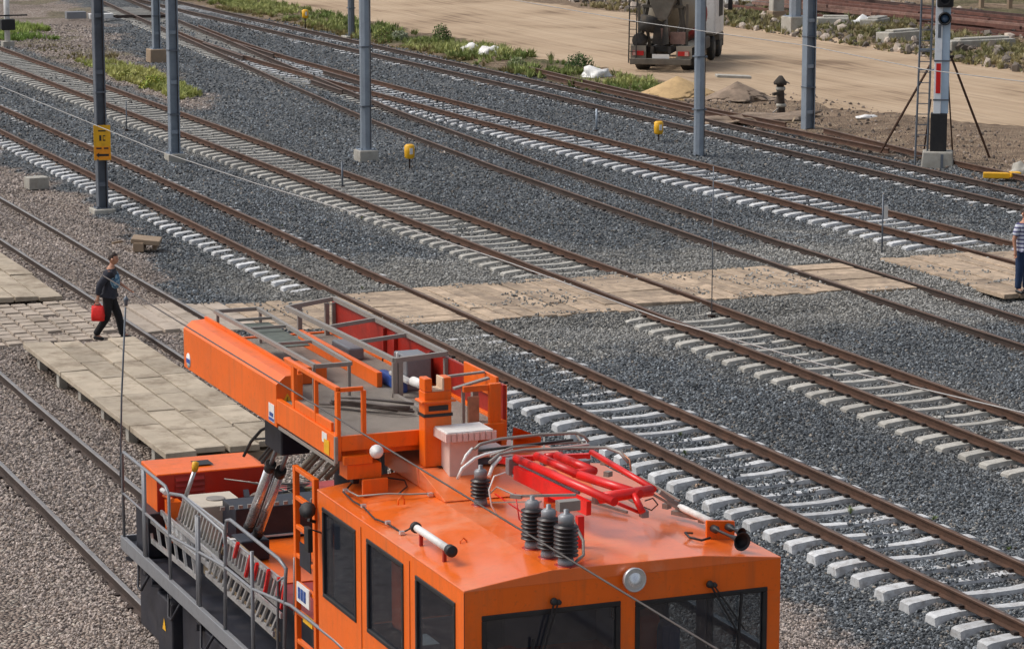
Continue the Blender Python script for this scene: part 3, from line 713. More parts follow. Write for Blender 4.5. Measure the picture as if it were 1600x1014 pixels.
# ------------------------------------------------------------------ masts
def ground_at(p): return gz1(p[0], p[1])
def mast(p, w_, label, m, style='H', h=9.0, base=None, group='catenary masts'):
    x, y = p; z0 = ground_at(p)
    t = thing('catenary_mast', (x, y, z0), label, 'mast', group)
    zb = z0 - .1
    if base:
        bw, bh, bm_ = base
        b = MB().cbox((x, y, z0 + bh/2 - .2), (bw, bw*1.05, bh + .4), top=.96).build('concrete_base', bm_, t, bevel=.03)
        zb = z0 + bh
        MB().cbox((x, y, zb+.012), (w_*1.55, w_*1.55, .024)).build('base_plate', m, t)
        nb = MB()
        for sx in (-1, 1):
            for sy in (-1, 1): nb.cbox((x+sx*w_*.62, y+sy*w_*.62, zb+.05), (.04, .04, .06))
        nb.build('anchor_bolt', m, t)
    mb = MB(); a = w_/2
    if style == 'H':
        # two channel flanges and a recessed web; the flanges face along the track
        f = .035
        mb.box((x-a, y-a, zb), (x-a+f, y+a, h)); mb.box((x+a-f, y-a, zb), (x+a, y+a, h)); mb.box((x-a+f, y-.02, zb), (x+a-f, y+.02, h))
        for zz in np.arange(zb+.6, h-.3, 1.5): mb.box((x-a+f, y-a+.012, zz), (x+a-f, y-a+.02, zz+.12))
    else:
        vs = []; n = 8
        for k in range(n):
            an = math.pi/8 + k*math.pi/4; vs.append((x+a*1.06*math.cos(an), y+a*1.06*math.sin(an)))
        mb.prism(vs, zb, h)
    mb.build('column', m, t, bevel=.008)
    for zz in (zb+1.35+.2*math.sin(x), zb+3.1):
        MB().box((x-a-.014, y-a-.014, zz), (x+a+.014, y+a+.014, zz+.05)).cbox((x+a*.6, y-a-.03, zz+.025), (.05, .04, .035)).build('strap', M_galvd, t)
    MB().tube([(x+a*.55, y-a-.02, zb), (x+a*.6, y-a-.02, zb+2.5), (x+a*.55, y-a-.02, h-.5)], .011, 5).build('earth_cable', M_clip, t)
    MB().box((x-a*1.2, y-a*1.2, h), (x+a*1.2, y+a*1.2, h+.03)).build('cap', m, t)
    return t
M1 = mast((18.552, 75.170), .27, 'dark grey mast carrying the yellow plate, standing on a concrete footing', M_galvd, 'H', base=(.62, .12, M_conc))
mast((31.448, 117.381), .30, 'pale mast on a brown footing, partly hidden behind another mast at the left', M_galv, 'H', base=(.75, .55, M_brown))
mast((23.085, 84.329), .30, 'tall blue-grey mast on concrete base, second from the left along the tracks', M_galv, 'H', base=(.55, .22, M_conc))
mast((28.517, 82.305), .33, 'tall pale blue-grey mast on a square concrete block beside the yellow marker', M_galv, 'O', base=(.62, .36, M_conc))
mast((43.510, 127.512), .30, 'dark far mast in the grass verge behind the farthest track', M_galvd, 'O', base=(.8, .12, M_conc))
mast((38.383, 79.540), .32, 'tall pale mast standing straight in the ballast in front of the mixer truck', M_galv, 'O')
mast((44.459, 83.925), .34, 'tall mast with a dark side beside the stray black post', M_galv, 'H')
mast((63.209, 120.776), .55, 'mast set in a thick round concrete footing across the dirt road', M_galv, 'O', base=(1.0, .75, M_conc))
x, y = (65.160, 126.476)
t = thing('concrete_post', (x, y, gz1(x, y)), 'short greenish concrete post beyond the dirt road, left of the footed mast', 'post')
MB().cbox((x, y, 2.4), (.62, .5, 5.0), top=.92).build('post', M_conc, t, bevel=.03)
MB().cbox((x, y, .25), (.8, .7, .8), top=.95).build('footing', M_brown, t, bevel=.03)

# yellow plate on the first mast: two small printed lines, numerals and an arrow
mx_, my_ = (18.552, 75.170)
yp = thing('yellow_sign', (mx_, my_-.16, 1.7), 'yellow plate with small black print and an arrow, hung on the dark mast', 'sign')
sx, sy, sz = mx_, my_ - .155, 1.72
# the plate faces the camera side of the track
fx = Vector((-sx, -sy, 0)).normalized(); rx_ = Vector((-fx.y, fx.x, 0))
rx_ = -rx_ if rx_.x < 0 else rx_
def sp(u, v, d=0.0): return Vector((sx, sy, sz)) + rx_*u + Vector((0,0,1))*v + fx*d
def plate(mb, u0, u1, v0, v1, d0, d1, mi=0):
    a = [sp(u0, v0, d0), sp(u1, v0, d0), sp(u1, v1, d0), sp(u0, v1, d0)]
    mb.extrude(a, fx*(d1-d0), mi); return mb
plate(MB(), -.225, .225, -.47, .47, .0, .02).build('plate', M_yellow, yp, bevel=.004)
pr = MB()
plate(pr, -.10, .10, .30, .335, .0205, .024)
plate(pr, -.075, -.02, .05, .20, .0205, .024); plate(pr, .02, .035, .05, .20, .0205, .024); plate(pr, .035, .085, .05, .08, .0205, .024); plate(pr, .035, .085, .17, .20, .0205, .024)
plate(pr, -.16, -.02, -.17, -.13, .0205, .024); plate(pr, .04, .16, -.17, -.13, .0205, .024)
pr.build('printed_lettering', M_black, yp)
M_deepyel = mat('orange_yellow_paint', (0.85, 0.30, 0.01), .5, var=.08)
plate(MB(), -.21, .21, -.455, -.10, .0201, .0203).build('orange_panel', M_deepyel, yp)
ar = MB(); plate(ar, -.10, .17, -.36, -.30, .0206, .025)
ar.extrude([sp(-.17, -.33, .0206), sp(-.09, -.26, .0206), sp(-.09, -.40, .0206)], fx*.004)
ar.build('arrow', M_black, yp)
MB().bar(sp(-.16, .3, -.02), sp(.16, .3, -.02), .03).bar(sp(-.16, -.3, -.02), sp(.16, -.3, -.02), .03).build('bracket', M_galvd, yp)

# small signal / track markers
def marker(p, label, hh, group='yellow track markers'):
    x, y = p; z = ground_at(p); t = thing('track_marker', (x, y, z), label, 'marker', group)
    MB().tube([(x, y, z-.1), (x, y, z+hh-.2)], .03, 8).build('stake', M_clip, t)
    MB().lathe([(.0, 0), (.12, .0), (.15, .05), (.155, .22), (.15, .38), (.10, .42), (.0, .425)], (x, y, z+hh-.25), n=14).build('cap', M_yellow, t)
    MB().cbox((x, y-.15, z+hh-.02), (.09, .02, .18)).build('label_plate', M_white, t)
marker((29.044, 79.892), 'rounded yellow marker on a stake beside the pale mast on its block', .55)
marker((39.127, 84.087), 'yellow marker on a stake in the ballast left of the tall pale mast', .48)
marker((43.222, 133.566), 'far yellow marker on a stake at the edge of the grass verge', .75)

def stake(p, hh, label, tagz=None, r=.022, m=None):
    x, y = p; z = ground_at(p); t = thing('marker_rod', (x, y, z), label, 'rod', 'thin rods between the tracks')
    MB().tube([(x, y, z-.1), (x, y, z+hh)], r, 6).build('rod', m or M_galvd, t)
    if tagz: MB().cbox((x+.08, y, z+tagz), (.11, .03, .32)).build('white_tag', M_white, t)
    MB().cbox((x, y, z+.03), (.12, .12, .06)).build('foot', M_clip, t)
stake((34.065, 60.383), 1.5, 'thin rod with a white tag, between the two far white-sleeper tracks', 1.05)
stake((26.301, 53.793), 3.2, 'very thin tall rod standing in the plank crossing', r=.012)
stake((25.792, 76.499), .75, 'short rod between the rails of the dusty sleeper track', r=.03)
stake((38.240, 87.055), .75, 'short grey rod in dark ballast left of the small yellow marker', r=.035, m=M_galv)
stake((23.958, 93.454), 1.0, 'thin rod beside the second mast and flowering weeds', r=.02)

# low black signal far left
x, y = (27.410, 127.779)
t = thing('dwarf_signal', (x, y, gz1(x, y)), 'small black-boxed signal on a white post at the far left edge', 'signal')
MB().tube([(x, y, 0), (x, y, 3.2)], .13, 10).build('post', M_white, t)
MB().cbox((x, y-.1, .95), (.62, .4, .48)).build('lamp_box', M_black, t, bevel=.03)
MB().cbox((x, y, .05), (.5, .5, .3)).build('footing', M_conc, t)
MB().bar((x-.5, y-.1, 1.35), (x+.9, y-.1, 1.35), .06).build('crossbar', M_black, t)

# ------------------------------------------------------------------ big signal mast on the right
bx, by = (43.572, 74.014)
sg = thing('signal_mast', (bx, by, gz1(bx, by)), 'white signal mast with a red band and black foot, on a concrete base', 'railway signal')
fd = Vector((-bx, -by, 0)).normalized(); rt = Vector((-fd.y, fd.x, 0)); rt = -rt if rt.x < 0 else rt
def q(u, v, z): return Vector((bx, by, z)) + rt*u + fd*v       # u right, v towards the tracks and camera
def qbox(mb, u0, u1, v0, v1, z0, z1, mi=0, top=1.0):
    cu, cv = (u0+u1)/2, (v0+v1)/2
    f = [q(u, v, z) for z, k in ((z0, 1), (z1, top)) for (u, v) in ((cu+(u0-cu)*k, cv+(v0-cv)*k), (cu+(u1-cu)*k, cv+(v0-cv)*k), (cu+(u1-cu)*k, cv+(v1-cv)*k), (cu+(u0-cu)*k, cv+(v1-cv)*k))]
    return mb.add(f, [(0,3,2,1),(4,5,6,7),(0,1,5,4),(1,2,6,5),(2,3,7,6),(3,0,4,7)], mi)
qbox(MB(), -.52, .50, -.4, .4, -.3, .50, top=.86).build('concrete_base', M_conc, sg, bevel=.04)
qbox(MB(), .08, .16, .395, .42, .02, .44, top=1).build('drain_strip', M_galvd, sg)
qbox(MB(), -.245, .245, -.2, .2, .50, 1.62).build('black_foot', M_black, sg, bevel=.02)
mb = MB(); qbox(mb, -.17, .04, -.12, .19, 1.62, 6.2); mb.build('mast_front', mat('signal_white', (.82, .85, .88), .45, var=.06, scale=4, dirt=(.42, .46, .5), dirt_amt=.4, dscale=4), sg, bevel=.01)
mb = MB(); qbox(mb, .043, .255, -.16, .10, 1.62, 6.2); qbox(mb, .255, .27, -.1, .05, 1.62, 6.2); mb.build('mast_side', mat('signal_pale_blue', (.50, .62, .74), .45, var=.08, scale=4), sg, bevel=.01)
qbox(MB(), -.115, .02, .191, .205, 2.22, 3.10).build('red_band', M_red, sg)
for zz in (2.0, 3.15):
    qbox(MB(), -.19, .275, .191, .204, zz, zz+.05).build('clamp', M_galvd, sg)
qbox(MB(), -.09, .0, .191, .2, 3.85, 4.25).build('number_plate', M_galvd, sg)
qbox(MB(), -.14, .34, -.1, .36, 4.75, 6.15).build('signal_head', M_black, sg, bevel=.05)
hd = MB()
for zz in (5.0, 5.42, 5.84):
    hd.lathe([(.14, 0), (.15, .18), (.13, .18), (.12, .03), (0, .03)], q(.10, .36, zz), fd + Vector((0,0,-.08)), 16)
hd.build('lamp_hood', M_black, sg)
mb = MB().lathe([(.0, 0), (.19, 0), (.2, .1), (.19, .2), (.15, .2), (.14, .08), (0, .08)], q(.10, .19, 4.42), fd, 18); mb.build('lower_lamp', M_black, sg)
MB().lathe([(0, 0), (.13, 0), (.10, .03), (0, .045)], q(.10, .28, 4.42), fd, 16).build('lens', mat('lens', (.05, .09, .15), .1, var=.05), sg)
ld = MB()
for u in (-.62, -.30): ld.bar(q(u-.05 if u < -.5 else u-.02, .12, .0), q(u+.05, .12, 6.2), .045)
for k in range(19): ld.bar(q(-.66+.005*k, .12, .35+k*.31), q(-.31+.003*k, .12, .35+k*.31), .025)
ld.build('ladder', M_galvd, sg)
mb = MB(); mb.bar(q(-.62, .12, 3.5), q(-.15, 0, 3.5), .05); mb.bar(q(-.62, .12, 2.9), q(-.15, 0, 2.9), .04); mb.build('ladder_bracket', M_galv, sg)
for i, (a, b) in enumerate((((-.3, -.3, 3.0), (-1.75, -2.6, .1)), ((.32, -.2, 3.25), (1.55, -1.6, .1)), ((.25, -.25, 2.5), (.45, -1.9, .1)), ((-.25, -.2, 2.0), (-.45, -.9, .1)))):
    mb = MB().bar(q(*a), q(*b), .05 if i < 2 else .04); mb.build('brace', M_rust, sg)
MB().bar(q(.2, 0, 3.25), q(.36, -.2, 3.28), .07).build('brace_arm', M_clip, sg)

# ------------------------------------------------------------------ things lying about
def lump(name, p, size, label, cat, m, seed=0, sub=3, rough=.25, group=None, flat=0.5, cone=False):
    x, y = p; z = ground_at(p)
    bm = bmesh.new(); bmesh.ops.create_icosphere(bm, subdivisions=sub, radius=1.0)
    for v in bm.verts:
        d = mn.noise(v.co*1.6+Vector((seed, 0, 0)))*rough*1.6 + mn.noise(v.co*4.5+Vector((0, seed, 0)))*rough*.7 + (mn.noise(v.co*13+Vector((0, seed, 0)))*rough*.35 if cone else 0)
        c = v.co*(1+d)
        if cone: q_ = math.hypot(c.x, c.y); c = Vector((c.x, c.y, max(0.0, 1.05-q_)*.95+.12*d if c.z > -.05 else c.z))
        v.co = Vector((c.x*size[0], c.y*size[1], max(c.z, -.25)*size[2]))
    me = bpy.data.meshes.new(name); bm.to_mesh(me); bm.free(); me.materials.append(m)
    for pp in me.polygons: pp.use_smooth = True
    o = bpy.data.objects.new(name, me); col.objects.link(o); o.location = (x, y, z)
    tag(o, label, cat, group); return o
M_bag = mat('white_plastic', (.78, .77, .75), .5, var=.08, scale=6, bump=.6, bscale=9, dirt=(.5, .46, .4), dirt_amt=.4, dscale=3)
M_sand = mat('yellow_sand', (.50, .34, .17), .95, var=.16, scale=4, bump=.6, bscale=22)
M_heap = mat('dug_earth', (.25, .185, .135), .95, var=.35, scale=2.2, bump=.9, bscale=14)
lump('rubbish_sack', (45.415, 116.853), (.62, .42, .36), 'white rubbish sack in the grass, left one of the touching pair', 'sack', M_bag, 1, group='white sacks in the verge')
lump('rubbish_sack', (45.896, 115.953), (.60, .42, .34), 'white rubbish sack in the grass, right one of the touching pair', 'sack', M_bag, 5, group='white sacks in the verge')
lump('plastic_sheeting', (45.981, 104.644), (.60, .45, .42), 'crumpled white plastic in the grass just left of the mixer truck', 'plastic sheet', M_bag, 9, rough=.5, group='white sacks in the verge')
lump('sand_pile', (45.340, 95.854), (1.75, 1.3, .78), 'pile of yellow sand behind the tall pale mast', 'sand pile', M_sand, 3, rough=.20, sub=5, cone=True)
lump('earth_heap', (46.566, 93.358), (1.35, .95, .62), 'rough brown heap of dug earth beside the sand pile', 'earth heap', M_heap, 7, rough=.40, sub=5, cone=True)
lump('earth_heap', (44.467, 87.282), (2.2, .9, .22), 'low spread of spoil at the foot of the leaning black post', 'earth heap', M_heap, 17, rough=.5, sub=4)
x, y = (48.267, 97.538)
o = MB().cbox((x-.25, y-.9, .60), (1.3, .55, .10), rz=-.3, tilt=.05).build('broken_slab', M_conc, None, bevel=.02); tag(o, 'pale concrete slab lying on top of the brown earth heap', 'slab')
lump('sandbag', (47.992, 86.292), (.42, .2, .1), 'small white bag on the brown dirt left of the signal', 'sack', M_bag, 21, group='white sacks in the verge')

# leaning black post with wrapped cloth
x, y = (45.900, 88.691)
t = thing('wrapped_post', (x, y, gz1(x, y)), 'crooked dark post wrapped in cloth, with a stub arm, beside the dirt road', 'post')
mb = MB().tube([(x+.02, y, -.1), (x+.03, y, .3), (x, y, .55), (x-.01, y, .95), (x-.02, y, 1.12)], .15, 9, r2=.13); mb.build('post', mat('burnt_wood', (.06, .045, .035), .9, var=.4, scale=6, bump=.6, bscale=20), t)
MB().lathe([(0, 0), (.22, .02), (.24, .1), (.15, .22), (.06, .33), (0, .34)], (x-.02, y, 1.05), (.05, 0, 1), 10).build('cap', mat('burnt_wood2', (.05, .04, .032), .9, var=.4, scale=6), t)
MB().bar((x, y-.05, .80), (x-.34, y-.1, .76), .10).build('stub_arm', MATS['burnt_wood2'], t)
MB().bar((x, y, 1.28), (x+.34, y, 1.1), .04).bar((x+.02, y-.02, .35), (x-.36, y-.15, .12), .035).build('wire_tail', M_taupe, t)
MB().lathe([(.16, 0), (.17, .05), (.16, .12)], (x, y, .88), n=10).lathe([(.17, 0), (.18, .06), (.16, .12)], (x+.03, y, .30), n=10).build('cloth_wrap', M_conc, t)
x, y = (44.624, 85.934)
o = MB().bar((x-.6, y, .12), (x+.9, y-.5, .1), .06).bar((x+.2, y-.2, .1), (x+.9, y+.9, .16), .05).build('timber_scrap', M_wood); tag(o, 'two thin timber scraps on the dirt near the crooked post', 'timber')

# white cable box, upturned brown block, wedge, plastic scraps
x, y = (17.891, 80.145); o = MB().cbox((x, y, .06), (.58, .5, .34), rz=.1).build('cable_box', M_conc, None, bevel=.02); tag(o, 'small pale concrete cable box at the left edge of the dark ballast', 'cable box')
x, y = (17.845, 67.943)
t = thing('trough_block', (x, y, gz1(x, y)), 'hollow brown concrete trough piece lying tilted on the gravel near the person', 'concrete block')
MB().cbox((x, y, .12), (.70, .75, .12), rz=-.35, tilt=.10).build('slab', M_brown, t, bevel=.015)
MB().cbox((x-.18, y-.02, .0), (.26, .70, .22), rz=-.35).cbox((x+.25, y+.08, -.02), (.1, .68, .16), rz=-.35).build('leg', M_brown, t, bevel=.015)
MB().cbox((x-.62, y+.45, .04), (.35, .06, .05), rz=.6).build('broken_bit', M_brown, t)
x, y = (43.638, 70.641)
o = MB().cbox((x, y, .16), (.95, .22, .16), rz=-.55).cbox((x+.36, y-.22, .20), (.3, .3, .14), rz=-.3).build('yellow_chock', M_yellow, None, bevel=.02); tag(o, 'yellow derail wedge lying across the far rail at the right edge', 'chock')
x, y = (44.739, 71.284); lump('pale_rock', (x, y), (.3, .3, .28), 'pale boulder beside the yellow wedge at the right edge', 'rock', M_conc, 4)

# rubble, beams, rusty rails and posts beyond the road
M_pile = [mat('rusty_stock', (.15, .065, .048), .85, .1, var=.35, scale=3, dirt=(.07, .045, .04), dirt_amt=.7, dscale=1.3), mat('rusty_stock_dark', (.07, .04, .035), .85, .1, var=.35, scale=3), mat('rusty_stock_pale', (.24, .14, .11), .85, .1, var=.35, scale=3)]
rnd = random.Random(8)
x0, y0 = (69.832, 121.056)
ps = thing('rail_stack', (x0, y0, .6), 'long stack of rusty old rails across the dirt road at upper right', 'rail stack')
a = Vector((68.3, 141, 0)); b = Vector((72.5, 104, 0)); d = (b-a).normalized(); r_ = Vector((d.y, -d.x, 0))
for i in range(17):
    for lay in range(3):
        if i > 12 - lay*3: continue
        s0 = rnd.uniform(0, 22); s1 = s0 + rnd.uniform(10, 25)
        off = (i - 5 + lay*.5)*.6 + rnd.uniform(-.2, .2)
        p = a + d*s0 - r_*off; q2 = a + d*s1 - r_*(off+rnd.uniform(-.3, .3)); z = .48 + lay*.17 + rnd.uniform(-.05, .05)
        MB().bar((p.x, p.y, z), (q2.x, q2.y, z+rnd.uniform(-.1, .1)), .12, .15).build('rail', M_pile[rnd.choice((0, 0, 1, 2))], ps)
for k, (px, py, L, hh, rot, lab) in enumerate(((65.2, 107.6, 3.4, .45, .1, 'pale concrete beam lying beyond the road, right of the signal mast'), (67.6, 104.6, 2.6, .5, -.2, 'white-topped concrete beam at the upper right edge'), (64.6, 113.4, 2.2, .5, .3, 'concrete block lying just left of the signal ladder'), (66.2, 118.5, 1.9, .4, .7, 'broken concrete block in the weeds between mast and signal'), (65.6, 121.5, 1.5, .35, -.5, 'small pale block behind the weeds beyond the road'), (78, 118, 5.0, .6, .1, 'long pale beam near the fence posts at the top right corner'))):
    z = gz1(px, py)
    o = MB().cbox((px, py, z+hh/2-.05), (L, .8, hh), rz=rot).cbox((px+.2, py+.1, z+hh-.02), (L*.8, .5, .12), rz=rot+.05).build('concrete_beam', M_conc, None, bevel=.04); tag(o, lab, 'concrete beam', 'concrete pieces beyond the road')
for k, (px, py, s, lab) in enumerate(((66.513, 120.273)+(.5, 'white torn sack in the weeds beyond the road'), (72.182, 130.227)+(.42, 'pale lump lying on the stack of rusty rails'))):
    o = lump('torn_sack', (px, py), (s*1.3, s*.8, s*.7), lab, 'sack', M_bag, 31+k, rough=.5)
    if k == 1: o.location.z = 1.35
for k, (px, py, lab) in enumerate(((77.675, 128.005)+('left fence post at the top right corner',), (79.011, 127.464)+('right fence post at the top right corner',))):
    z = gz1(px, py); o = MB().cbox((px, py, z+.9), (.22, .22, 2.2)).build('fence_post', M_brown, None, bevel=.02); tag(o, lab, 'post', 'fence posts')
x, y = (68.064, 134.893)
t = thing('tarpaulin_heap', (x, y, gz1(x, y)), 'white sheets and a white pipe heaped right behind the mixer truck', 'tarpaulin')
bm_ = MB().tube([(x-1.6, y, .55), (x+1.9, y-1.2, .45)], .28, 12); bm_.build('pipe', M_white, t)
for k in range(4):
    MB().cbox((x-1+k*.9, y+1.2+rnd.uniform(-.3, .3), .7+.15*k), (1.6, 1.4, .25), rz=rnd.uniform(-.5, .5), tilt=rnd.uniform(-.2, .2)).build('sheet', M_bag, t, bevel=.05)
# rubble stones on the bank
P, SC, T = [], [], []
rr = np.random.RandomState(4); n = 2600
xx = 62.4 + 14*rr.rand(n)**1.6; yy = 95 + 55*rr.rand(n)
kk = in_view(xx, yy); xx, yy = xx[kk], yy[kk]; n = len(xx); s_ = .06 + .28*rr.rand(n)**4
c = np.where(rr.rand(n) < .3, .42, .13)*(.7+.6*rr.rand(n))
scatter_object('rubble', np.stack([xx, yy, gz(xx, yy)+s_*.3], -1), s_, np.stack([c*1.12, c*.95, c*.8, np.ones(n)], -1), rocks, 'brown and pale rubble on the bank beyond the dirt road', 'rubble', flat=False)
n = 2600; xx = 43.2 + 7*rr.rand(n)**1.5; yy = 60 + 36*rr.rand(n); kk = in_view(xx, yy); xx, yy = xx[kk], yy[kk]; n = len(xx); s_ = .02 + .07*rr.rand(n)**3
c = np.where(rr.rand(n) < .12, .40, .15)*(.7+.6*rr.rand(n))
scatter_object('dirt_clods', np.stack([xx, yy, gz(xx, yy)+s_*.3], -1), s_, np.stack([c*1.15, c*.92, c*.75, np.ones(n)], -1), rocks, 'brown clods and stones along the edge of the dirt road', 'clods', flat=False)

# ------------------------------------------------------------------ grass and weeds
def leaf_mat(name, c1, c2):
    m = bpy.data.materials.new(name); m.use_nodes = True; t = m.node_tree; N = t.nodes; L = t.links; b = N['Principled BSDF']
    b.inputs['Roughness'].default_value = .7; b.inputs['Specular IOR Level'].default_value = .25
    a = N.new('ShaderNodeAttribute'); a.attribute_type = 'INSTANCER'; a.attribute_name = 'tint'; L.new(a.outputs['Color'], b.inputs['Base Color'])
    return m
M_leaf = leaf_mat('weed_leaf', None, None)
def tuft(seed, n=26, hh=1.0, spread=.5, wdt=.05):
    rnd = random.Random(seed); vs = []; fs = []
    for i in range(n):
        a = rnd.uniform(0, 6.283); r0 = rnd.uniform(0, .25); lean = rnd.uniform(.1, spread); h = hh*rnd.uniform(.5, 1.1); w2 = wdt*rnd.uniform(.6, 1.4)
        p0 = Vector((math.cos(a)*r0, math.sin(a)*r0, 0)); p1 = p0 + Vector((math.cos(a)*lean*.4, math.sin(a)*lean*.4, h*.6)); p2 = p0 + Vector((math.cos(a)*lean, math.sin(a)*lean, h))
        s = Vector((-math.sin(a), math.cos(a), 0))*w2; k = len(vs)
        vs += [p0-s*.6, p0+s*.6, p1+s, p1-s, p2]; fs += [(k, k+1, k+2, k+3), (k+3, k+2, k+4)]
    me = bpy.data.meshes.new('grass_tuft'); me.from_pydata(vs, [], fs); me.materials.append(M_leaf); return me
tufts = [tuft(i, 24, 1.0, .6, .045) for i in range(3)] + [tuft(9, 18, .7, .9, .09)]
def green_scatter(name, boxes, label, cat, thr_=.55):
    P, SC, T = [], [], []
    for (poly, n, s0, s1, c1, c2) in boxes:
        px = np.array([p[0] for p in poly]); py = np.array([p[1] for p in poly])
        x = px.min() + (px.max()-px.min())*rr.rand(n); y = py.min() + (py.max()-py.min())*rr.rand(n)
        ins = np.zeros(n, bool); j = len(poly)-1
        for i in range(len(poly)):
            c = ((py[i] > y) != (py[j] > y)) & (x < (px[j]-px[i])*(y-py[i])/(py[j]-py[i]+1e-9)+px[i]); ins ^= c; j = i
        dens = vnoise(x, y, 1.6, 2.7)*.7 + vnoise(x, y, 5, 4.7)*.3
        ins &= dens + .30*rr.rand(n) > thr_
        x, y = x[ins], y[ins]; m = len(x); s = (s0 + (s1-s0)*rr.rand(m))*(.6+.8*vnoise(x, y, 2.5, 1.7))
        u = np.clip(vnoise(x, y, 1.9, 8.8)*.8 + .35*(rr.rand(m)-.3), 0, 1)[:, None]
        c = np.array(c1)*(1-u) + np.array(c2)*u; c *= (.75+.5*rr.rand(m))[:, None]
        P.append(np.stack([x, y, gz(x, y)], -1)); SC.append(s); T.append(np.concatenate([c, np.ones((m, 1))], -1))
    P, SC, T = np.concatenate(P), np.concatenate(SC), np.concatenate(T)
    k = in_view(P[:, 0], P[:, 1]); print(name, k.sum())
    return scatter_object(name, P[k], SC[k], T[k], tufts, label, cat, seed=3)
green_scatter('verge_grass', [
    ([(43.2, 98), (47.3, 98), (46.8, 104), (47.1, 113), (46.6, 124), (47.0, 140), (46.8, 165), (43.0, 165), (43.4, 140), (43.6, 118)], 5600, .10, .38, (.13, .19, .05), (.46, .46, .18)),
    ([(43.4, 106), (44.2, 106), (44.2, 150), (43.1, 150)], 1500, .10, .25, (.22, .18, .08), (.32, .27, .12))],
    'weedy green grass verge between the farthest track and the dirt road', 'grass', .62)
green_scatter('yard_weeds', [
    ([(28.0, 131), (30.6, 131), (31.4, 137), (30.2, 140), (27.5, 140)], 1500, .16, .36, (.16, .26, .06), (.42, .48, .15)),
    ([(28.1, 102), (29.4, 103), (30.2, 112), (29.8, 119), (28.3, 119)], 1100, .12, .30, (.30, .34, .10), (.58, .54, .22)),
    ([(28.2, 119), (30.5, 119), (31.5, 128), (28.2, 128)], 160, .10, .22, (.16, .15, .07), (.30, .24, .12))],
    'patchy green and yellowish weeds on the pinkish gravel at upper left', 'weeds')
green_scatter('bank_weeds', [
    ([(62.3, 95), (68, 95), (68.5, 122), (67, 142), (61.4, 142), (62.4, 122)], 4600, .12, .34, (.11, .14, .05), (.42, .34, .18)),
    ([(70, 98), (90, 98), (90, 118), (72, 122)], 3000, .2, .6, (.06, .12, .03), (.24, .26, .06))],
    'mixed weeds and dry grass on the bank beyond the dirt road', 'weeds')
green_scatter('track_weeds', [([(22.5, 66), (24.4, 66), (24.4, 75), (22.5, 75)], 10, .04, .08, (.1, .12, .04), (.2, .2, .08)), ([(20, 20), (22, 20), (22, 70), (20, 70)], 14, .04, .1, (.1, .16, .04), (.2, .22, .08))], 'a few tiny weeds between the rails', 'weeds')

def bush(p, r, h, label, c1, c2, seed, group=None, flowers=None):
    x, y = p; z = ground_at(p); rnd = random.Random(seed)
    t = thing('shrub', (x, y, z), label, 'shrub', group)
    mb = MB()
    for i in range(1100):
        # leaf clumps through an uneven volume, denser at the outside
        a = rnd.uniform(0, 6.283); e = math.asin(rnd.uniform(-.1, 1)); rr_ = (rnd.uniform(.35, 1) ** .5)*(1 + .28*mn.noise(Vector((math.cos(a)*1.5, math.sin(a)*1.5+seed, e*2))))
        c = Vector((math.cos(a)*math.cos(e)*r*rr_, math.sin(a)*math.cos(e)*r*rr_, .04+math.sin(e)*h*rr_))
        n = Vector((rnd.gauss(0, 1), rnd.gauss(0, 1), rnd.gauss(.6, 1))).normalized(); u = n.orthogonal().normalized(); v = n.cross(u); s = rnd.uniform(.025, .06)
        u = u*s; v = v*s*.6
        mb.add([c-u, c+v, c+u, c-v], [(0, 1, 2, 3)], 0 if rnd.random() < .55 else 1)
    mb2 = mb; o_ = mb2.build('foliage', [mat('leaf_%d_a' % seed, c1, .75, var=.3, scale=5), mat('leaf_%d_b' % seed, c2, .75, var=.3, scale=5)], t)
    st = MB()
    for i in range(7):
        a = rnd.uniform(0, 6.283); st.tube([(x, y, z-.05), (x+math.cos(a)*r*.3, y+math.sin(a)*r*.3, z+h*.4), (x+math.cos(a)*r*.6, y+math.sin(a)*r*.6, z+h*.8)], .012, 5)
    st.build('stem', M_brown, t)
    me = o_.data
    # foliage was collected round its own centre
    for vtx in me.vertices: vtx.co += Vector((x, y, z))
    return t
bush((44.203, 108.701), .42, .48, 'pale greyish green rounded shrub at the end of the loose rail', (.25, .30, .14), (.36, .40, .22), 1)
bush((44.827, 124.573), .38, .40, 'small whitish-green shrub next to the pale mast', (.28, .32, .20), (.40, .42, .30), 2)
bush((44.420, 125.531), .55, .50, 'yellow-green shrub close behind the pale mast', (.14, .20, .05), (.28, .30, .08), 3)
bush((28.513, 110.831), .55, .42, 'yellowish flowering weed clump beside the second mast', (.26, .28, .07), (.42, .40, .12), 4)
bush((28.313, 106.417), .50, .48, 'bright yellow-green weed clump at the foot of the tall left mast', (.24, .32, .05), (.44, .42, .08), 5)
bush((46.548, 107.752), .6, .65, 'deep green bush in the verge left of the crumpled plastic', (.04, .09, .02), (.09, .16, .04), 6)
bush((46.112, 122.492), .5, .8, 'leafy green bush in the middle of the grass verge', (.05, .10, .02), (.14, .20, .05), 7)

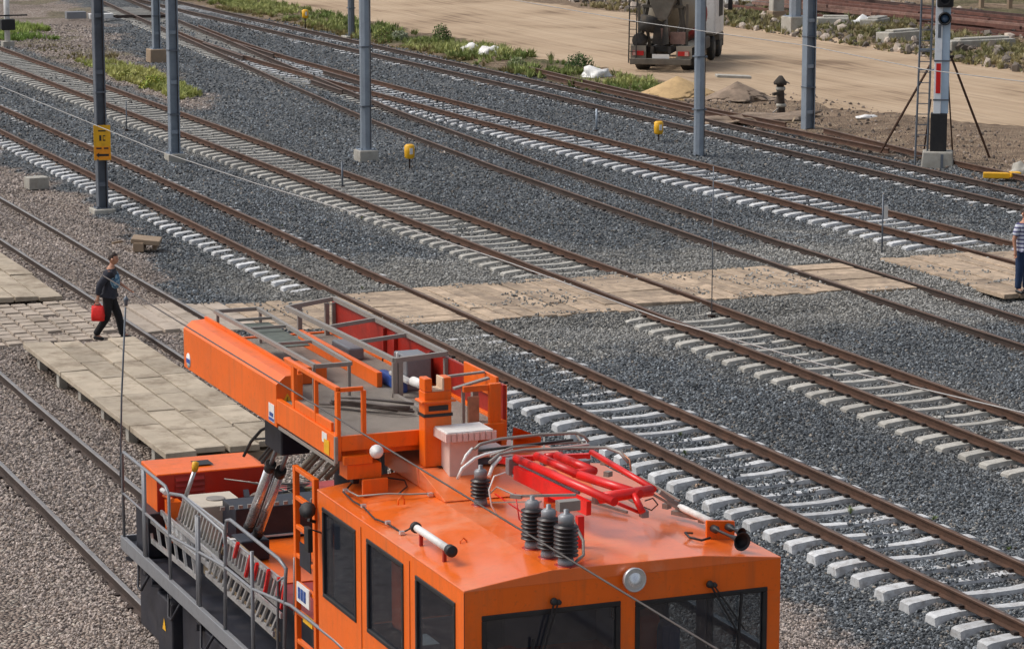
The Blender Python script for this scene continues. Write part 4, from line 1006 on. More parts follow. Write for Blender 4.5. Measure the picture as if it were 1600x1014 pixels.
# ------------------------------------------------------------------ overhead wires
def wire(pts, r, label, m_):
    c = pts[len(pts)//2]
    o = MB().tube(pts, r, 6).build('overhead_wire', m_); tag(o, label, 'wire', 'overhead wires'); return o
wire([(9.9, 120, 6.15), (10.0, 70, 6.05), (10.029, 47.449, 6.000), (10.082, 37.566, 6.000), (10.302, 33.884, 6.000), (10.703, 29.869, 6.000), (10.869, 26.865, 6.000), (10.939, 23.321, 6.000), (11.273, 20.775, 6.000), (11.776, 18.611, 6.000), (12.0, 16, 6)], .0062, 'pale contact wire running diagonally over the middle tracks', mat('copper_wire', (.36, .35, .34), .6, .2, var=.1))
wire([(6.82, 140, 6), (6.82, 60, 6), (6.82, 27, 6), (6.82, 20, 6), (6.82, 12, 6)], .0065, 'thin dark wire crossing in front of the orange vehicle', mat('dark_wire', (.10, .085, .08), .8, .0, var=.1))
wire([(25.7, 78, 6.1), (25.815, 56.475, 6.000), (26.048, 52.613, 6.000), (26.262, 49.639, 6.000), (25.792, 44.229, 6.000), (26.208, 41.751, 6.000), (26.6, 36, 6)], .0085, 'pale wire crossing in front of the mixer truck', mat('copper_wire', (.36, .35, .34), .6, .2, var=.1))
# ------------------------------------------------------------------ concrete mixer truck
tx0, ty0 = (49.351, 105.690)
tk = thing('mixer_truck', (tx0+.2, ty0+.3, gz1(tx0, ty0)+.02), 'white and grey concrete mixer truck seen from behind on the dirt road', 'truck', None, R(55))
def B(): return MB()
def tp(mb, name, m, parent=None, **k): return mb.build(name, m, parent or tk, local=True, **k)
M_tgrey = mat('muddy_grey_paint', (.12, .105, .085), .75, var=.25, scale=3, dirt=(.12, .09, .07), dirt_amt=.6, dscale=2)
M_tdark = mat('muddy_dark', (.035, .032, .03), .8, var=.4, scale=4, dirt=(.14, .11, .08), dirt_amt=.5, dscale=3)
M_drum = mat('drum_cream', (.26, .235, .19), .65, var=.12, scale=2, dirt=(.24, .2, .16), dirt_amt=.6, dscale=1.5)
M_tyre = mat('tyre', (.02, .019, .018), .85, var=.2, dirt=(.12, .09, .06), dirt_amt=.6, dscale=5)
tp(B().box((-.9, -.42, .75), (7.6, -.30, 1.02)).box((-.9, .30, .75), (7.6, .42, 1.02)).box((-.6, -.3, .8), (-.45, .3, 1.0)).box((3, -.3, .8), (3.15, .3, 1.0)), 'chassis', M_tdark)
for xx_ in (.35, 1.70, 5.2, 6.9):
    for s in (-1, 1):
        wd = .56 if xx_ < 3 else .30
        wl = tp(B().lathe([(.25, 0), (.46, .01), (.51, .05), (.52, wd/2), (.51, wd-.05), (.46, wd-.01), (.25, wd)], (xx_, s*1.22 - (0 if s < 0 else wd) , .52), (0, 1, 0), 24), 'wheel', M_tyre)
        tp(B().lathe([(0, 0), (.26, 0), (.24, .06), (0, .05)], (xx_, s*1.22 - (.005 if s < 0 else -.005), .52), (0, -s, 0), 16), 'hub', M_tgrey, wl)
# rear fenders, bumper and lamps
tp(B().box((-.75, -1.25, .98), (2.3, -.72, 1.05)).box((-.75, .72, .98), (2.3, 1.25, 1.05)).box((-.82, -1.25, .55), (-.75, -.62, 1.05)).box((-.82, .62, .55), (-.75, 1.25, 1.05)), 'rear_fender', M_drum)
tp(B().box((-1.0, -1.25, .30), (-.86, 1.25, .55)), 'rear_bumper', M_tgrey, bevel=.03)
for s in (-1, 1):
    lp = tp(B().box((-.90, s*.70, .66), (-.82, s*1.15, .84)), 'tail_lamp', mat('lamp_red', (.45, .02, .02), .3, var=.15))
    tp(B().box((-.905, s*.98, .665), (-.90, s*1.13, .83)), 'lamp_segment', mat('lamp_pale', (.6, .35, .3), .3, var=.1), lp)
tp(B().box((-.9, -.35, .55), (-.87, .35, .72)), 'number_plate', M_white)
# drum: fat cone tilted to the rear
drum_ax = Vector((-.97, 0, .26)).normalized()
tp(B().lathe([(.25, 0), (.85, .1), (1.10, .9), (1.18, 1.6), (1.16, 2.3), (1.0, 3.1), (.78, 3.8), (.60, 4.3), (.56, 4.35), (.5, 4.35)], (4.55, 0, 1.75), drum_ax, 28, 0), 'drum', M_drum)
tp(B().lathe([(1.125, .98), (1.195, 1.55), (1.195, 1.9), (1.18, 2.28), (1.17, 2.28), (1.17, 1.0)], (4.55, 0, 1.75), drum_ax, 28, 0), 'drum_band', mat('drum_red', (.38, .05, .05), .55, var=.15, dirt=(.2, .12, .1), dirt_amt=.5))
tp(B().lathe([(.50, 0), (.52, -.02), (.2, -.5), (0, -.5)], (.33, 0, 2.88), drum_ax, 20), 'drum_mouth', M_black)
# rear frame, hopper, chutes
fr = B()
for s in (-1, 1):
    fr.bar((-.45, s*.95, 1.05), (-.15, s*.55, 3.3), .14); fr.bar((-.55, s*.5, 1.0), (-.2, s*.85, 2.6), .10); fr.bar((-.4, s*.98, 1.0), (-.4, s*.98, 2.7), .09)
fr.bar((-.3, -.8, 2.6), (-.3, .8, 2.6), .12); fr.bar((-.5, -.98, 1.25), (-.5, .98, 1.25), .12)
tp(fr, 'rear_frame', M_tgrey)
tp(B().add([(-.7, -.75, 3.4), (-.7, .75, 3.4), (.15, .75, 3.3), (.15, -.75, 3.3), (-.75, -.2, 2.1), (-.75, .2, 2.1), (-.35, .2, 2.1), (-.35, -.2, 2.1)], [(0, 1, 5, 4), (1, 2, 6, 5), (2, 3, 7, 6), (3, 0, 4, 7)]), 'hopper', M_tgrey)
tp(B().add([(-.80, -.26, 2.15), (-.80, .26, 2.15), (-.95, .34, 1.15), (-.95, -.34, 1.15), (-.62, 0, 2.0), (-.70, 0, 1.05)], [(0, 4, 5, 3), (4, 1, 2, 5)]), 'chute', M_tdark)
tp(B().lathe([(0, 0), (.34, 0), (.36, .3), (.34, .62), (0, .62)], (-.72, .62, 1.62), (0, -.2, 1), 14).lathe([(0, 0), (.3, 0), (.3, .3), (0, .3)], (-.8, .9, 1.25), (1, 0, 0), 14), 'mud_guard_drum', M_tdark)
tp(B().box((-.72, -.95, 1.12), (-.5, -.35, 1.6)).box((-.68, -.3, 1.3), (-.55, .3, 1.75)), 'tool_box', mat('muddy_rose', (.2, .12, .1), .8, var=.3, scale=5))
ld = B()
for s in (.0, .3): ld.bar((-.95, 1.0+s, .35), (-.75, 1.0+s, 3.2), .045)
for k in range(9): ld.bar((-.93+k*.02, 1.0, .5+k*.3), (-.93+k*.02, 1.3, .5+k*.3), .03)
tp(ld, 'ladder', M_tdark)
tp(B().box((2.6, -1.2, .6), (4.2, -.75, 1.1)), 'fuel_tank', M_tgrey, bevel=.08)
tp(B().box((2.6, .75, .6), (4.2, 1.2, 1.1)), 'water_tank', M_drum, bevel=.08)
cb_ = tp(B().box((5.55, -1.22, 1.0), (7.75, 1.22, 2.75)).box((5.7, -1.15, 2.75), (7.5, 1.15, 3.0)), 'cab', M_white, bevel=.1)
for s in (-1, 1):
    tp(B().box((6.3, s*1.225, 1.75), (7.3, s*1.235, 2.45)), 'side_window', M_black, cb_)
    tp(B().bar((7.6, s*1.2, 2.5), (7.6, s*1.5, 2.5), .04).box((7.55, s*1.42, 1.95), (7.62, s*1.6, 2.45)), 'mirror', M_black, cb_)
    tp(B().box((4.7, s*.75, 1.05), (5.5, s*1.22, 1.15)).box((6.4, s*.9, .75), (7.5, s*1.24, 1.0)), 'front_fender', M_tgrey)
tp(B().box((5.53, -.7, 1.9), (5.548, .7, 2.5)), 'rear_window', M_black, cb_)
tp(B().box((7.6, -1.2, .4), (7.85, 1.2, 1.0)), 'front_bumper', M_tgrey, bevel=.05)

# ------------------------------------------------------------------ orange overhead-line maintenance vehicle on the nearest track
V = thing('maintenance_vehicle', (10.1, 28.2, 0.2), 'orange rail maintenance vehicle with a work platform and pantograph on its roof', 'rail vehicle')
XL, XR, YF, YR_, ZT = 8.58, 11.62, 22.30, 26.32, 3.97
def holes_wall(mb, u0, u1, v0, v1, holes, put):
    us = sorted({u0, u1, *[h[0] for h in holes], *[h[1] for h in holes]}); vs = sorted({v0, v1, *[h[2] for h in holes], *[h[3] for h in holes]})
    # vertical strips first, so few pieces
    for a, b in zip(us[:-1], us[1:]):
        hs = [h for h in holes if h[0] < (a+b)/2 < h[1]]
        if not hs: put(mb, a, b, v0, v1); continue
        h = hs[0]
        if h[2] > v0: put(mb, a, b, v0, h[2])
        if h[3] < v1: put(mb, a, b, h[3], v1)
body = MB()
LW = [(22.52, 23.50, 2.93, 3.80), (23.84, 24.83, 2.93, 3.82), (25.17, 26.15, 2.93, 3.82)]
FW = [(8.75, 10.04, 2.72, 3.72), (10.20, 11.48, 2.72, 3.70)]
holes_wall(body, YF+.05, YR_, 1.25, ZT, LW, lambda m, a, b, c, d: m.box((XL, a, c), (XL+.05, b, d)))
holes_wall(body, YF+.05, YR_, 1.25, ZT, [(22.5, 23.7, 2.45, 3.78), (23.9, 25.9, 2.45, 3.78)], lambda m, a, b, c, d: m.box((XR-.05, a, c), (XR, b, d)))
holes_wall(body, XL, XR, 1.25, ZT, FW, lambda m, a, b, c, d: m.box((a, YF, c), (b, YF+.05, d)))
holes_wall(body, XL+.05, XR-.05, 1.25, ZT, [(8.72, 10.0, 2.55, 3.78), (10.2, 11.48, 2.55, 3.78)], lambda m, a, b, c, d: m.box((a, YR_-.05, c), (b, YR_, d)))
body.box((XL+.05, YF+.05, 2.05), (XR-.05, YR_-.05, 2.12))
body.build('cab_body', M_orange, V)
roofp = [(XL, ZT), (9.39, 4.075), (10.85, 4.06), (XR, ZT), (XR, ZT-.015), (XL, ZT-.015)]
roof = MB()
cs = [(XL-.004, YF-.004, ZT-.015), (XL-.004, YF-.004, ZT), (9.39, YF-.004, 4.075), (10.85, YF-.004, 4.06), (XR+.004, YF-.004, ZT), (XR+.004, YF-.004, ZT-.015)]
roof.extrude(cs, (0, YR_-YF+.008, 0)).build('cab_roof', M_roof, V, bevel=.012)
# door and panel seams on the side and front, thin raised strips
M_seam = mat('paint_seam', (.35, .06, .01), .5, var=.1)
sm_ = MB()
sm_.box((XL-.006, 25.0, 1.3), (XL-.001, 25.008, 3.9)); sm_.box((XL-.006, 23.66, 1.3), (XL-.001, 23.668, 3.9))
sm_.box((XL-.004, YF-.003, 1.3), (XL+.004, YF+.004, ZT-.02))
sm_.build('panel_seam', M_seam, V)
# windows: rubber frame, tinted pane
def win_side(y0, y1, z0, z1, x, s):
    f = MB(); w_ = .032
    a, b = x - s*.012, x + s*.05
    f.box((a, y0-.01, z0-.01), (b, y1+.01, z0+w_)).box((a, y0-.01, z1-w_), (b, y1+.01, z1+.01)).box((a, y0-.01, z0+w_), (b, y0+w_, z1-w_)).box((a, y1-w_, z0+w_), (b, y1+.01, z1-w_))
    fr = f.build('side_window', M_black, V, bevel=.008)
    MB().box((x+s*.010, y0+w_, z0+w_), (x+s*.016, y1-w_, z1-w_)).build('pane', M_glass, fr)
for (a, b, c, d) in LW: win_side(a, b, c, d, XL, 1)
for (a, b, c, d) in [(22.5, 23.7, 2.45, 3.78), (23.9, 25.9, 2.45, 3.78)]: win_side(a, b, c, d, XR, -1)
MB().box((XL+.06, 25.19, 3.72), (XL+.09, 26.13, 3.80)).build('sun_blind', M_black, V)
for (a, b, c, d) in FW:
    f = MB(); w_ = .036
    f.box((a-.01, YF-.012, c-.01), (b+.01, YF+.05, c+w_)).box((a-.01, YF-.012, d-w_), (b+.01, YF+.05, d+.01)).box((a-.01, YF-.012, c+w_), (a+w_, YF+.05, d-w_)).box((b-w_, YF-.012, c+w_), (b+.01, YF+.05, d-w_))
    fr = f.build('windscreen', M_black, V, bevel=.008)
    MB().box((a+w_, YF+.010, c+w_), (b-w_, YF+.016, d-w_)).build('pane', M_glass, fr)
for (a, b) in ((8.72, 10.0), (10.2, 11.48)): MB().box((a, YR_-.03, 2.55), (b, YR_-.024, 3.78)).build('rear_pane', M_glass, V)
M_lining = mat('grey_cab_lining', (.30, .31, .33), .7, var=.08)
ln = MB(); holes_wall(ln, YF+.06, YR_-.06, 2.13, ZT-.03, [(22.5, 23.7, 2.45, 3.78), (23.9, 25.9, 2.45, 3.78)], lambda m, a, b, c, d: m.box((XR-.062, a, c), (XR-.052, b, d)))
holes_wall(ln, XL+.06, XR-.064, 2.13, ZT-.03, [(8.72, 10.0, 2.55, 3.78), (10.2, 11.48, 2.55, 3.78)], lambda m, a, b, c, d: m.box((a, YR_-.065, c), (b, YR_-.053, d)))
ln.box((XL+.06, YF+.06, ZT-.03), (XR-.06, YR_-.06, ZT-.02)); ln.build('cab_lining', M_lining, V)
# headlight on the front fascia
hl = MB().lathe([(0, 0), (.085, .01), (.105, .05), (.110, .085), (.100, .10), (.094, .085)], (10.14, YF-.02, 3.93), (0, -1, .05), 26).build('headlight', M_alu, V)
MB().lathe([(0, 0), (.05, .006), (.093, .022), (.094, .05), (.06, .062), (0, .066)], (10.14, YF-.045, 3.93), (0, -1, .05), 24).build('reflector', M_chrome, hl)
MB().box((10.11, YF-.03, 3.78), (10.17, YF, 3.84)).build('bracket', M_orange, hl)
# wipers
for (px, pz, ex, ez) in ((9.40, 3.80, 9.19, 3.10), (10.90, 3.80, 11.20, 3.30)):
    w2 = MB().bar((px, YF-.05, pz), (ex, YF-.035, ez), .014).bar((px+.035, YF-.05, pz-.01), (ex+.05, YF-.035, ez+.05), .012)
    w2.bar((ex+.02, YF-.03, ez+.38), (ex-.02, YF-.03, ez-.25), .02)
    w2.lathe([(0, 0), (.035, 0), (.03, .03), (0, .03)], (px, YF-.03, pz), (0, -1, 0), 12).lathe([(0, 0), (.025, 0), (.02, .03), (0, .03)], (px+.045, YF-.03, pz-.01), (0, -1, 0), 12)
    w2.build('wiper', M_black, V)
# inside of the cab
MB().box((XL+.1, 22.45, 2.12), (XR-.1, 22.95, 2.85)).build('control_desk', M_under, V, bevel=.03)
for (sx_, sy_) in ((9.25, 23.35), (10.9, 23.35)):
    st = MB().cbox((sx_, sy_, 2.62), (.5, .5, .14)).cbox((sx_, sy_+.27, 3.0), (.46, .14, .70), tilt=.0).cbox((sx_, sy_+.28, 3.45), (.26, .10, .2)).cbox((sx_, sy_, 2.35), (.15, .15, .5)).build('driver_seat', M_under, V, bevel=.05)
M_hiviz = mat('orange_workwear', (.80, .12, .03), .85, var=.15, scale=8, bump=.4, bscale=14)
M_bluework = mat('blue_workwear', (.05, .11, .26), .85, var=.15, scale=8, bump=.4, bscale=14)
MB().cbox((8.80, 24.48, 3.36), (.10, .34, .72), rz=.1).cbox((8.82, 24.38, 3.30), (.10, .12, .6), rz=.2).build('hanging_jacket', M_hiviz, V, bevel=.05)
MB().cbox((8.82, 24.05, 2.98), (.25, .35, .1)).build('paper_tray', M_white, V)
MB().cbox((10.62, 23.1, 3.12), (.34, .22, .5), rz=.3).build('folded_vest', M_hiviz, V, bevel=.08)
MB().cbox((10.85, 23.05, 3.02), (.22, .25, .5)).build('blue_jacket', M_bluework, V, bevel=.08)
MB().cbox((9.15, 22.75, 3.08), (.22, .15, .42), rz=.5).build('red_bag', M_hiviz, V, bevel=.06)
MB().lathe([(.10, 0), (.14, .06), (.145, .22), (.10, .30), (0, .31)], (8.95, 22.85, 3.0), n=16).build('desk_fan', M_under, V)
# side details near the cab rear
MB().tube([(8.6, 26.2, 3.55), (8.46, 26.25, 3.6), (8.46, 26.25, 3.4)], .012, 6).cbox((8.45, 26.22, 3.5), (.05, .13, .24)).build('wing_mirror', M_black, V, bevel=.01)
MB().tube([(8.6, 22.5, 2.9), (8.45, 22.45, 3.0), (8.44, 22.45, 3.14)], .012, 6).cbox((8.43, 22.43, 3.07), (.05, .12, .22)).build('wing_mirror', M_black, V, bevel=.01)

# ---------------- roof equipment
def rz(x): return float(np.interp(x, [XL, 9.39, 10.85, XR], [ZT, 4.075, 4.06, ZT]))
# raised sloping panel at the rear of the roof with an open hatch
rp = MB()
x0p, x1p = 9.38, 10.95
rp.add([(x0p, 25.60, 4.08), (x1p, 25.60, 4.065), (x1p, 26.60, 4.07), (x0p, 26.60, 4.08), (x0p, 25.66, 4.262), (x1p, 25.66, 4.262), (x1p, 26.60, 4.262), (x0p, 26.60, 4.262)],
       [(0, 3, 2, 1), (0, 1, 5, 4), (1, 2, 6, 5), (2, 3, 7, 6), (3, 0, 4, 7), (4, 5, 6, 7)])
rp.build('raised_roof_panel', M_roof, V, bevel=.012)
ap = MB().add([(x0p+.015, 24.92, 4.088), (x1p, 24.92, 4.075), (x1p, 25.60, 4.262), (x0p, 25.60, 4.262), (x0p+.015, 24.92, 4.078), (x1p, 24.92, 4.067), (x1p, 25.60, 4.07), (x0p, 25.60, 4.078)], [(0, 1, 2, 3), (4, 7, 6, 5), (0, 3, 7, 4), (1, 5, 6, 2), (2, 6, 7, 3), (0, 4, 5, 1)])
ap.build('roof_apron', M_roof, V, bevel=.006)
MB().add([(9.553, 25.747, 4.268), (9.804, 25.826, 4.268), (10.422, 25.759, 4.268), (10.345, 25.486, 4.268), (9.570, 25.561, 4.268)], [(0, 1, 2, 3, 4)]).build('hatch_opening', M_under, V)
# white fringed vent box
vx, vy = 9.79, 25.47
vb = MB().cbox((vx-.02, vy+.05, 4.38), (.30, .26, .42)).build('vent_box', mat('vent_cream', (.66, .52, .46), .6, var=.06, dirt=(.5, .36, .3), dirt_amt=.4), V, bevel=.01)
MB().cbox((vx, vy-.02, 4.655), (.48, .36, .03)).build('lid', M_white, vb, bevel=.008)
tm = MB()
for k in range(9): tm.cbox((vx-.24+.06*k*.99+.01, vy-.205, 4.615), (.045, .012, .08))
for k in range(7): tm.cbox((vx-.245, vy-.18+.055*k, 4.615), (.012, .04, .08))
tm.box((vx-.235, vy-.195, 4.57), (vx+.235, vy+.15, 4.64))
tm.build('fringe', mat('vent_pink', (.70, .50, .45), .6, var=.1, scale=20, dirt=(.8, .76, .72), dirt_amt=.5, dscale=14), vb)
# ribbed insulators
M_ceram = mat('dark_brown_ceramic', (.022, .013, .013), .42, var=.15, scale=6, spec=.6)
def insulator(x, y, h, r=.072, label=None):
    z = rz(x); prof = [(0, 0), (r*.62, 0), (r*.62, .07)]
    n = int((h-.14)/.036)
    for k in range(n):
        a = .07 + k*.036; prof += [(r*.72, a), (r*1.15, a+.012), (r*1.12, a+.020), (r*.70, a+.030)]
    t_ = MB().lathe(prof + [(r*.6, h-.07), (0, h-.07)], (x, y, z+.01), n=24).build('insulator', M_ceram, V)
    MB().lathe([(0, 0), (r*.75, 0), (r*.78, .03), (r*.66, .075), (0, .075)], (x, y, z), n=18).build('metal_base', M_greymetal, t_); MB().lathe([(0, h-.10), (r*.72, h-.10), (r*.74, h-.02), (r*.5, h), (.022, h+.005), (.022, h+.04), (0, h+.045)], (x, y, z), n=18).build('metal_cap', M_greymetal, t_)
    nb = MB().lathe([(0, 0), (r*1.1, 0), (r*1.05, .012), (0, .012)], (x, y, z-.004), n=6).build('foot', M_darkred, t_)
    return t_
insulator(9.52, 23.05, .44, .09); insulator(9.53, 22.70, .44, .09); insulator(9.57, 22.40, .46, .096)
insulator(9.68, 24.72, .35, .085)
bb = MB().bar((9.45, 23.30, 4.50), (9.90, 22.95, 4.55), .022).bar((9.42, 23.32, 4.50), (9.50, 23.25, 4.50), .035).cbox((9.78, 22.85, 4.49), (.20, .10, .09)).build('busbar', M_taupe, V)
MB().tube([(9.74, 22.9, 4.50), (9.80, 22.8, 4.38), (9.82, 22.6, 4.22), (9.78, 22.5, 4.12), (9.66, 22.4, 4.09)], .014, 8).build('braided_lead', M_taupe, V)
MB().bar((9.75, 24.6, 4.12), (9.75, 23.4, 4.40), .014).tube([(9.72, 24.60, 4.2), (9.56, 24.0, 4.42), (9.5, 23.4, 4.48)], .008, 6).build('connecting_rod', M_taupe, V)
MB().tube([(9.72, 24.45, 4.24), (9.86, 24.0, 4.12), (9.76, 23.75, 4.08), (9.62, 23.6, 4.2), (9.66, 23.8, 4.4)], .007, 6).build('red_cable', M_red, V)
# floodlight tube on the left of the roof
fl = MB().lathe([(0, 0), (.030, .0), (.034, .03), (.036, .86), (0, .86)], (8.74, 23.93, 4.13), (0, -1, 0), 16).build('tubular_lamp', M_white, V)
MB().lathe([(0, 0), (.05, 0), (.052, .04), (.036, .05)], (8.74, 23.96, 4.13), (0, -1, 0), 16).lathe([(.036, 0), (.052, .02), (.054, .09), (.045, .10), (0, .09)], (8.74, 23.10, 4.13), (0, -1, 0), 16).build('end_cap', M_black, fl)
MB().cbox((8.74, 23.8, 4.05), (.03, .03, .12)).cbox((8.74, 23.2, 4.05), (.03, .03, .12)).build('foot', M_darkred, fl)
# roof cable run with clamps
cp = [(9.031, 26.383, 4.060), (8.744, 25.916, 4.040), (8.690, 25.852, 4.040), (8.668, 25.482, 4.030), (8.683, 25.228, 4.030), (8.657, 24.840, 4.010), (8.695, 24.571, 4.020), (8.729, 24.280, 4.000), (8.763, 24.166, 4.060), (8.816, 24.172, 4.120)]
MB().tube(cp, .009, 6).build('roof_cable', M_black, V)
MB().tube([(8.731, 25.876, 4.050), (8.728, 25.504, 4.070), (8.992, 25.421, 4.090), (9.168, 25.277, 4.100), (9.528, 25.188, 4.100), (9.774, 25.144, 4.100)], .009, 6).build('roof_cable', M_taupe, V)
MB().tube([(9.202, 26.012, 4.100), (9.322, 25.845, 4.100), (9.282, 25.662, 4.080), (9.093, 25.396, 4.080)], .008, 6).build('roof_cable', M_black, V)
cl = MB()
for c in ((8.687, 25.237, 4.040), (8.698, 24.579, 4.030), (8.715, 24.243, 4.010), (8.717, 25.853, 4.050), (9.350, 25.203, 4.100)): cl.cbox(c, (.045, .045, .03))
cl.build('cable_clamp', M_alu, V)
lr = MB()
for c in ((9.008, 25.069, 4.080), (9.075, 23.603, 4.020)): 
    lr.tube([(c[0]-.03, c[1], c[2]-.02), (c[0]-.03, c[1], c[2]+.03), (c[0], c[1], c[2]+.06), (c[0]+.03, c[1], c[2]+.03), (c[0]+.03, c[1], c[2]-.02)], .008, 6)
lr.build('lifting_eye', M_orange, V)
c = (8.939, 25.682, 4.030)
MB().cbox((c[0]+.02, c[1], 4.10), (.26, .04, .17)).build('upright_plate', M_orange, V, bevel=.006)
c = (9.018, 26.115, 4.100)
MB().lathe([(0, 0), (.05, 0), (.05, .04), (.03, .06), (0, .06)], (c[0]-.05, c[1], 4.14), n=12).cbox((c[0]-.12, c[1], 4.10), (.07, .1, .1)).build('beacon_foot', M_black, V, bevel=.01)
# horns on an orange bracket at the right front, with white cylinder behind
MB().add([(11.20, 22.95, 4.02), (11.48, 22.95, 3.99), (11.48, 22.95, 4.16), (11.20, 22.95, 4.19), (11.20, 22.98, 4.02), (11.48, 22.98, 3.99), (11.48, 22.98, 4.16), (11.20, 22.98, 4.19)], [(0,1,2,3),(4,7,6,5),(0,3,7,4),(1,5,6,2),(3,2,6,7),(0,4,5,1)]).build('horn_bracket', M_orange, V)
for (hx, L_, r2) in ((11.25, .50, .088), (11.40, .24, .05)):
    MB().lathe([(0, 0), (.034, 0), (.036, .06), (.014, .09), (.013, L_*.55), (.024, L_*.75), (.045, L_*.92), (r2, L_), (r2-.006, L_), (.03, L_*.86), (0, L_*.7)], (hx, 22.93, 4.12), (.10, -1, -.02), 20).build('air_horn', M_black, V)
MB().lathe([(0, 0), (.028, .01), (.034, .05), (.034, .62), (0, .62)], (11.30, 23.75, 4.13), (.04, -1, 0), 16).build('white_cylinder', M_white, V)
MB().tube([(11.1, 23.05, 4.06), (10.98, 22.95, 4.10), (10.96, 22.82, 4.09), (11.05, 22.75, 4.07), (11.16, 22.8, 4.07)], .011, 6).build('cable_loop', M_black, V)
# pantograph, folded down
def zz(px, py, z): return None
pr_ = MB()
def tb(a, b, r, mb=None): (mb or pr_).tube([a, b], r, 10)
tb((10.033, 24.700, 4.500), (10.260, 22.915, 4.460), 0.040); tb((10.221, 24.647, 4.520), (10.350, 23.920, 4.480), 0.041); tb((10.350, 23.920, 4.480), (10.628, 23.170, 4.440), 0.044)
tb((10.806, 24.683, 4.500), (10.830, 23.303, 4.440), 0.029)
tb((10.235, 23.170, 4.440), (10.787, 23.266, 4.440), 0.052)
tb((10.435, 24.655, 4.500), (10.540, 24.012, 4.480), 0.044); tb((10.316, 23.990, 4.480), (10.540, 24.012, 4.480), 0.039); tb((10.346, 24.727, 4.480), (10.526, 24.743, 4.480), 0.037)
tb((10.574, 23.192, 4.440), (10.605, 23.061, 4.300), 0.032)
tb((10.367, 23.084, 4.400), (10.606, 23.147, 4.280), 0.017)
pr_.build('pantograph_arm', M_red, V)
pb = MB()
pb.bar((9.973, 24.554, 4.400), (10.147, 23.227, 4.340), .05, .13)
pb.bar((10.070, 24.792, 4.440), (10.017, 24.663, 4.360), .06, .06)
pb.box((9.90, 22.90, 4.06), (9.96, 22.96, 4.36)); pb.box((10.32, 24.6, 4.06), (10.42, 24.7, 4.36)); pb.bar((10.208, 25.101, 4.400), (10.905, 24.939, 4.400), .05); pb.bar((10.092, 25.276, 4.360), (10.202, 25.019, 4.380), .06)
pb.build('pantograph_base', M_red, V)
MB().bar((9.996, 24.706, 4.340), (10.148, 24.098, 4.300), .03).bar((10.030, 24.598, 4.460), (10.202, 23.575, 4.400), .03).cbox((10.351, 23.478, 4.360), (.10, .09, .09)).cbox((10.646, 23.122, 4.270), (.07, .08, .07)).cbox((10.002, 24.738, 4.420), (.09, .09, .16)).cbox((10.346, 24.680, 4.440), (.12, .1, .05)).cbox((10.668, 24.549, 4.440), (.10, .1, .05)).build('pantograph_joint', M_greymetal, V, bevel=.008)
bow = MB()
bow.tube([(9.614, 24.712, 4.620), (9.680, 24.731, 4.660), (9.897, 24.786, 4.680), (10.327, 24.825, 4.680), (10.684, 24.773, 4.680), (10.743, 24.724, 4.660), (10.784, 24.695, 4.600)], .016, 8)
bow.tube([(9.582, 24.239, 4.600), (9.751, 24.422, 4.620), (10.001, 24.431, 4.640), (10.434, 24.344, 4.640), (10.764, 24.240, 4.640), (10.834, 24.072, 4.620), (10.866, 23.954, 4.550)], .016, 8)
bow.tube([(9.686, 24.485, 4.600), (9.942, 24.573, 4.640), (10.341, 24.590, 4.640), (10.684, 24.541, 4.640)], .012, 8)
for a, b in (((10.043, 24.824, 4.660), (9.923, 24.528, 4.620)), ((10.698, 24.804, 4.660), (10.609, 24.369, 4.620)), ((10.391, 24.867, 4.660), (10.224, 24.465, 4.620))): bow.bar(a, b, .018)
bow.build('collector_bow', M_taupe, V)
MB().bar((9.617, 24.604, 4.630), (10.569, 24.582, 4.660), .035, .02).build('carbon_strip', M_black, V)
MB().bar((9.816, 24.454, 4.620), (10.657, 24.402, 4.640), .03, .02).build('carbon_strip', mat('strip_pinkgrey', (.42, .26, .25), .5, var=.2, scale=9), V)
hn = MB()
hn.tube([(9.607, 24.745, 4.620), (9.507, 24.652, 4.580), (9.463, 24.640, 4.500)], .016, 8)
hn.tube([(9.856, 24.555, 4.620), (9.662, 24.553, 4.600), (9.545, 24.520, 4.580), (9.375, 24.412, 4.520), (9.339, 24.436, 4.420)], .016, 8)
hn.tube([(9.745, 24.374, 4.600), (9.615, 24.242, 4.560), (9.555, 24.186, 4.480)], .018, 8)
hn.tube([(9.724, 24.194, 4.500), (9.630, 24.247, 4.460), (9.543, 24.156, 4.360), (9.576, 24.176, 4.200), (9.634, 24.162, 4.100)], .008, 8)
hn.build('bow_horn', M_white, V)
MB().tube([(10.850, 24.094, 4.620), (10.867, 23.928, 4.580), (10.861, 23.882, 4.480)], .010, 6).build('bow_end', mat('copper', (.42, .20, .12), .5, .4, var=.1), V)
jk = MB()
for a, b, r in (((10.980, 23.652, 4.300), (11.342, 23.718, 4.080), .012), ((11.148, 23.872, 4.260), (11.358, 23.893, 4.100), .02), ((11.337, 24.719, 4.200), (11.457, 24.073, 4.100), .010), ((11.231, 23.763, 4.080), (11.470, 23.434, 4.060), .02), ((10.906, 24.893, 4.200), (10.989, 23.955, 4.120), .010), ((10.488, 24.620, 4.140), (10.808, 23.847, 4.100), .012)): jk.bar(a, b, r*2)
for c in ((11.223, 23.860, 4.120), (11.295, 23.730, 4.100), (11.361, 23.550, 4.080), (11.387, 23.425, 4.070), (11.102, 25.030, 4.300), (11.018, 24.764, 4.250)): jk.cbox(c, (.07, .06, .05), rz=.5)
jk.build('linkage_clutter', M_taupe, V)
MB().tube([(10.981, 23.823, 4.200), (10.986, 23.664, 4.260), (11.028, 23.642, 4.200), (11.016, 23.756, 4.120), (10.968, 23.822, 4.140)], .007, 6).build('wire_loop', M_black, V)
